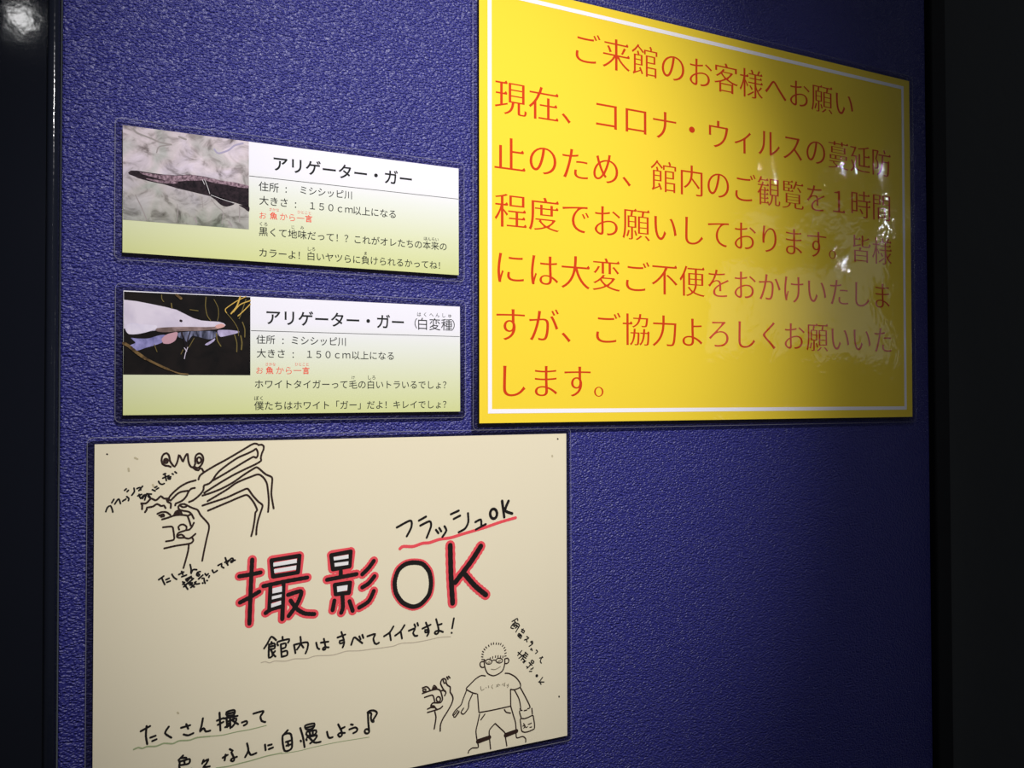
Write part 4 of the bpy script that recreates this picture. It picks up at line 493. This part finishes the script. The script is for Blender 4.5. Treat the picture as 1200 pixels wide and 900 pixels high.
def mottled(name, c1, c2, scale, dist=0.5, stretch=None):
    mt, nt, b = new_mat(name); tc = coat(nt, b, 'plain'); a = noise(nt, tc.outputs['Object'], scale, 3.0, 0.6, dist, stretch)
    r = ramp(nt, a.outputs['Fac'], [(0.36, lin(*c1)), (0.64, lin(*c2))]); link(nt, r.outputs[0], b.inputs['Base Color']); return mt
PM = {'fishdark': mottled('dark_scales', (22, 16, 22), (50, 38, 44), 400.0), 'fishpink': mottled('pink_scales', (84, 64, 74), (174, 146, 158), 650.0),
      'fishwhite': mottled('white_skin', (206, 196, 214), (226, 216, 230), 60.0), 'fishwhite2': mottled('white_fin', (214, 206, 226), (232, 224, 238), 90.0),
      'fishblue': mottled('blue_skin', (84, 84, 130), (156, 152, 206), 120.0), 'fishblue2': mottled('murky_skin', (40, 42, 56), (138, 140, 172), 150.0, 0.8, (1.6, 1, 0.6)), 'fishblue3': mottled('pale_tail', (150, 138, 170), (194, 184, 220), 150.0),
      'finpink': print_mat('pink_fin', (196, 152, 164)), 'jaw': mottled('jaw_brown', (104, 84, 80), (156, 132, 130), 120.0), 'snout': print_mat('snout_pink', (214, 164, 156)),
      'branch': mottled('branch_bark', (66, 50, 32), (140, 112, 70), 220.0), 'grass': print_mat('dull_grass', (112, 98, 54)), 'grassbright': print_mat('bright_grass', (206, 170, 84)),
      'pale': print_mat('pale_scratch', (230, 226, 228)), 'rockdark': print_mat('rock_crack', (158, 150, 148)), 'rockviolet': print_mat('violet_crack', (170, 162, 188)), 'rockbrown': print_mat('brown_patch', (150, 130, 118)),
      'night': mottled('night_water', (10, 8, 8), (26, 20, 18), 60.0), 'rock': rock_photo()}
def photo(key, base, parent, label):
    d = DATA[key]; bm = bmesh.new(); add_poly(bm, d['rect'], 1, False); face_out(bm)
    ph = link_mesh('photograph', bm, PM[base], parent); ph['label'] = label
    for nm, lb, c, l, pts in d['polys']:
        bm = bmesh.new(); add_poly(bm, pts, 1 + l, nm not in ('fish_body', 'fish_back')); face_out(bm)
        o = link_mesh(nm, bm, PM[c], ph); o['label'] = lb
    by = {}
    for c, l, w, pts in d['strokes']: by.setdefault((c, l), []).append((w, pts))
    nm = {'pale': 'pale_streaks', 'rockdark': 'rock_cracks', 'rockviolet': 'rock_cracks', 'rockbrown': 'rock_stains', 'fishdark': 'fish_eye', 'branch': 'branch', 'grass': 'grass_blades', 'grassbright': 'grass_blades', 'fishwhite': 'water_glints'}
    for (c, l), it in by.items():
        bm = bmesh.new()
        for w, pts in it: add_stroke(bm, pts, w, 1 + l)
        face_out(bm); link_mesh(nm[c], bm, PM[c], ph)
def card(key, label, mat, off, photo_base, photo_label):
    root = sheet(key, 'fish_card', label, 'card', mat, 0.0040, off, 'fish information cards')
    photo('photo1' if key == 'card1' else 'photo2', photo_base, root, photo_label)
    bm = bmesh.new(); add_stroke(bm, DATA['rule'][key], 0.28, 1, False); face_out(bm); link_mesh('rule_line', bm, M_RULE, root)
    lines = []                                                          # a line, its continuations and its small reading aids
    for n_, lb, s, c0, pitch, em, d, st in DATA['text']:
        if n_ != key: continue
        it = (s, c0, pitch, em, st)
        if lb == '+': lines[-1][1].append(it)
        elif lb in ('^', '^+'): lines[-1][2].append(it)
        else: lines.append((lb, [it], []))
    for lb, its, ruby in lines:
        col = M_TEXT_R if its[0][4] in 'rR' else M_TEXT
        o = text_mesh('text_line', its, col, root, 1)
        if lb: o['label'] = lb
        if ruby: text_mesh('reading_aid', ruby, col, o, 1)
    return root
card('card1', 'upper fish card, with a photo of a dark gar over pale rocks', M_CARD1, 0.0024, 'rock', 'photo of a dark long-snouted fish over pale rocks')
card('card2', 'lower fish card, with a photo of a white gar on black water', M_CARD1, 0.0024, 'night', 'photo of a white long-snouted fish on black water')
# --- hand-drawn cream poster
poster = sheet('cream', 'handwritten_poster', 'cream laminated poster with hand-drawn crab, keeper and big red-outlined title', 'poster', M_CREAM, 0.0036, 0.0024)
cur = None; jobs = []
for name, label, col, st in DATA['draw']:
    if name.endswith('+'): jobs[[i for i, j in enumerate(jobs) if j[0] == name[:-1]][-1]][3].extend(st)
    else: jobs.append([name, label, col, list(st)])
last = None
for name, label, col, st in jobs:
    sub = name.startswith('>'); nm = name.lstrip('>')
    if nm in ('pinhole', 'smudge'):
        for w, pts in st:
            bm = bmesh.new(); add_stroke(bm, pts, w, 1); face_out(bm); link_mesh(nm, bm, INK[col], poster)
        continue
    bm = bmesh.new(); layer = 1 if nm == 'red_outline' else (1.0 if nm in ('underline_stroke', 'smudge') else 2)
    for w, pts in st:
        ring = len(pts) > 3 and pts[0] == pts[-1]
        add_stroke(bm, pts, w if nm in ('title_lettering', 'red_outline') else w * 1.14, layer, nm not in ('title_lettering', 'red_outline') or not ring or len(pts) > 6)
    face_out(bm); o = link_mesh(nm, bm, INK[col], last if sub else poster)
    if label: o['label'] = label
    if not sub: last = o
    if nm == 'title_lettering':
        for pls in (DATA['white'][:5], DATA['white'][5:]):
            bm = bmesh.new()
            for pl in pls: add_poly(bm, pl, 3, False)
            face_out(bm); w_ = link_mesh('white_filling', bm, INK['white'], o); w_['label'] = 'white paint inside a letter'
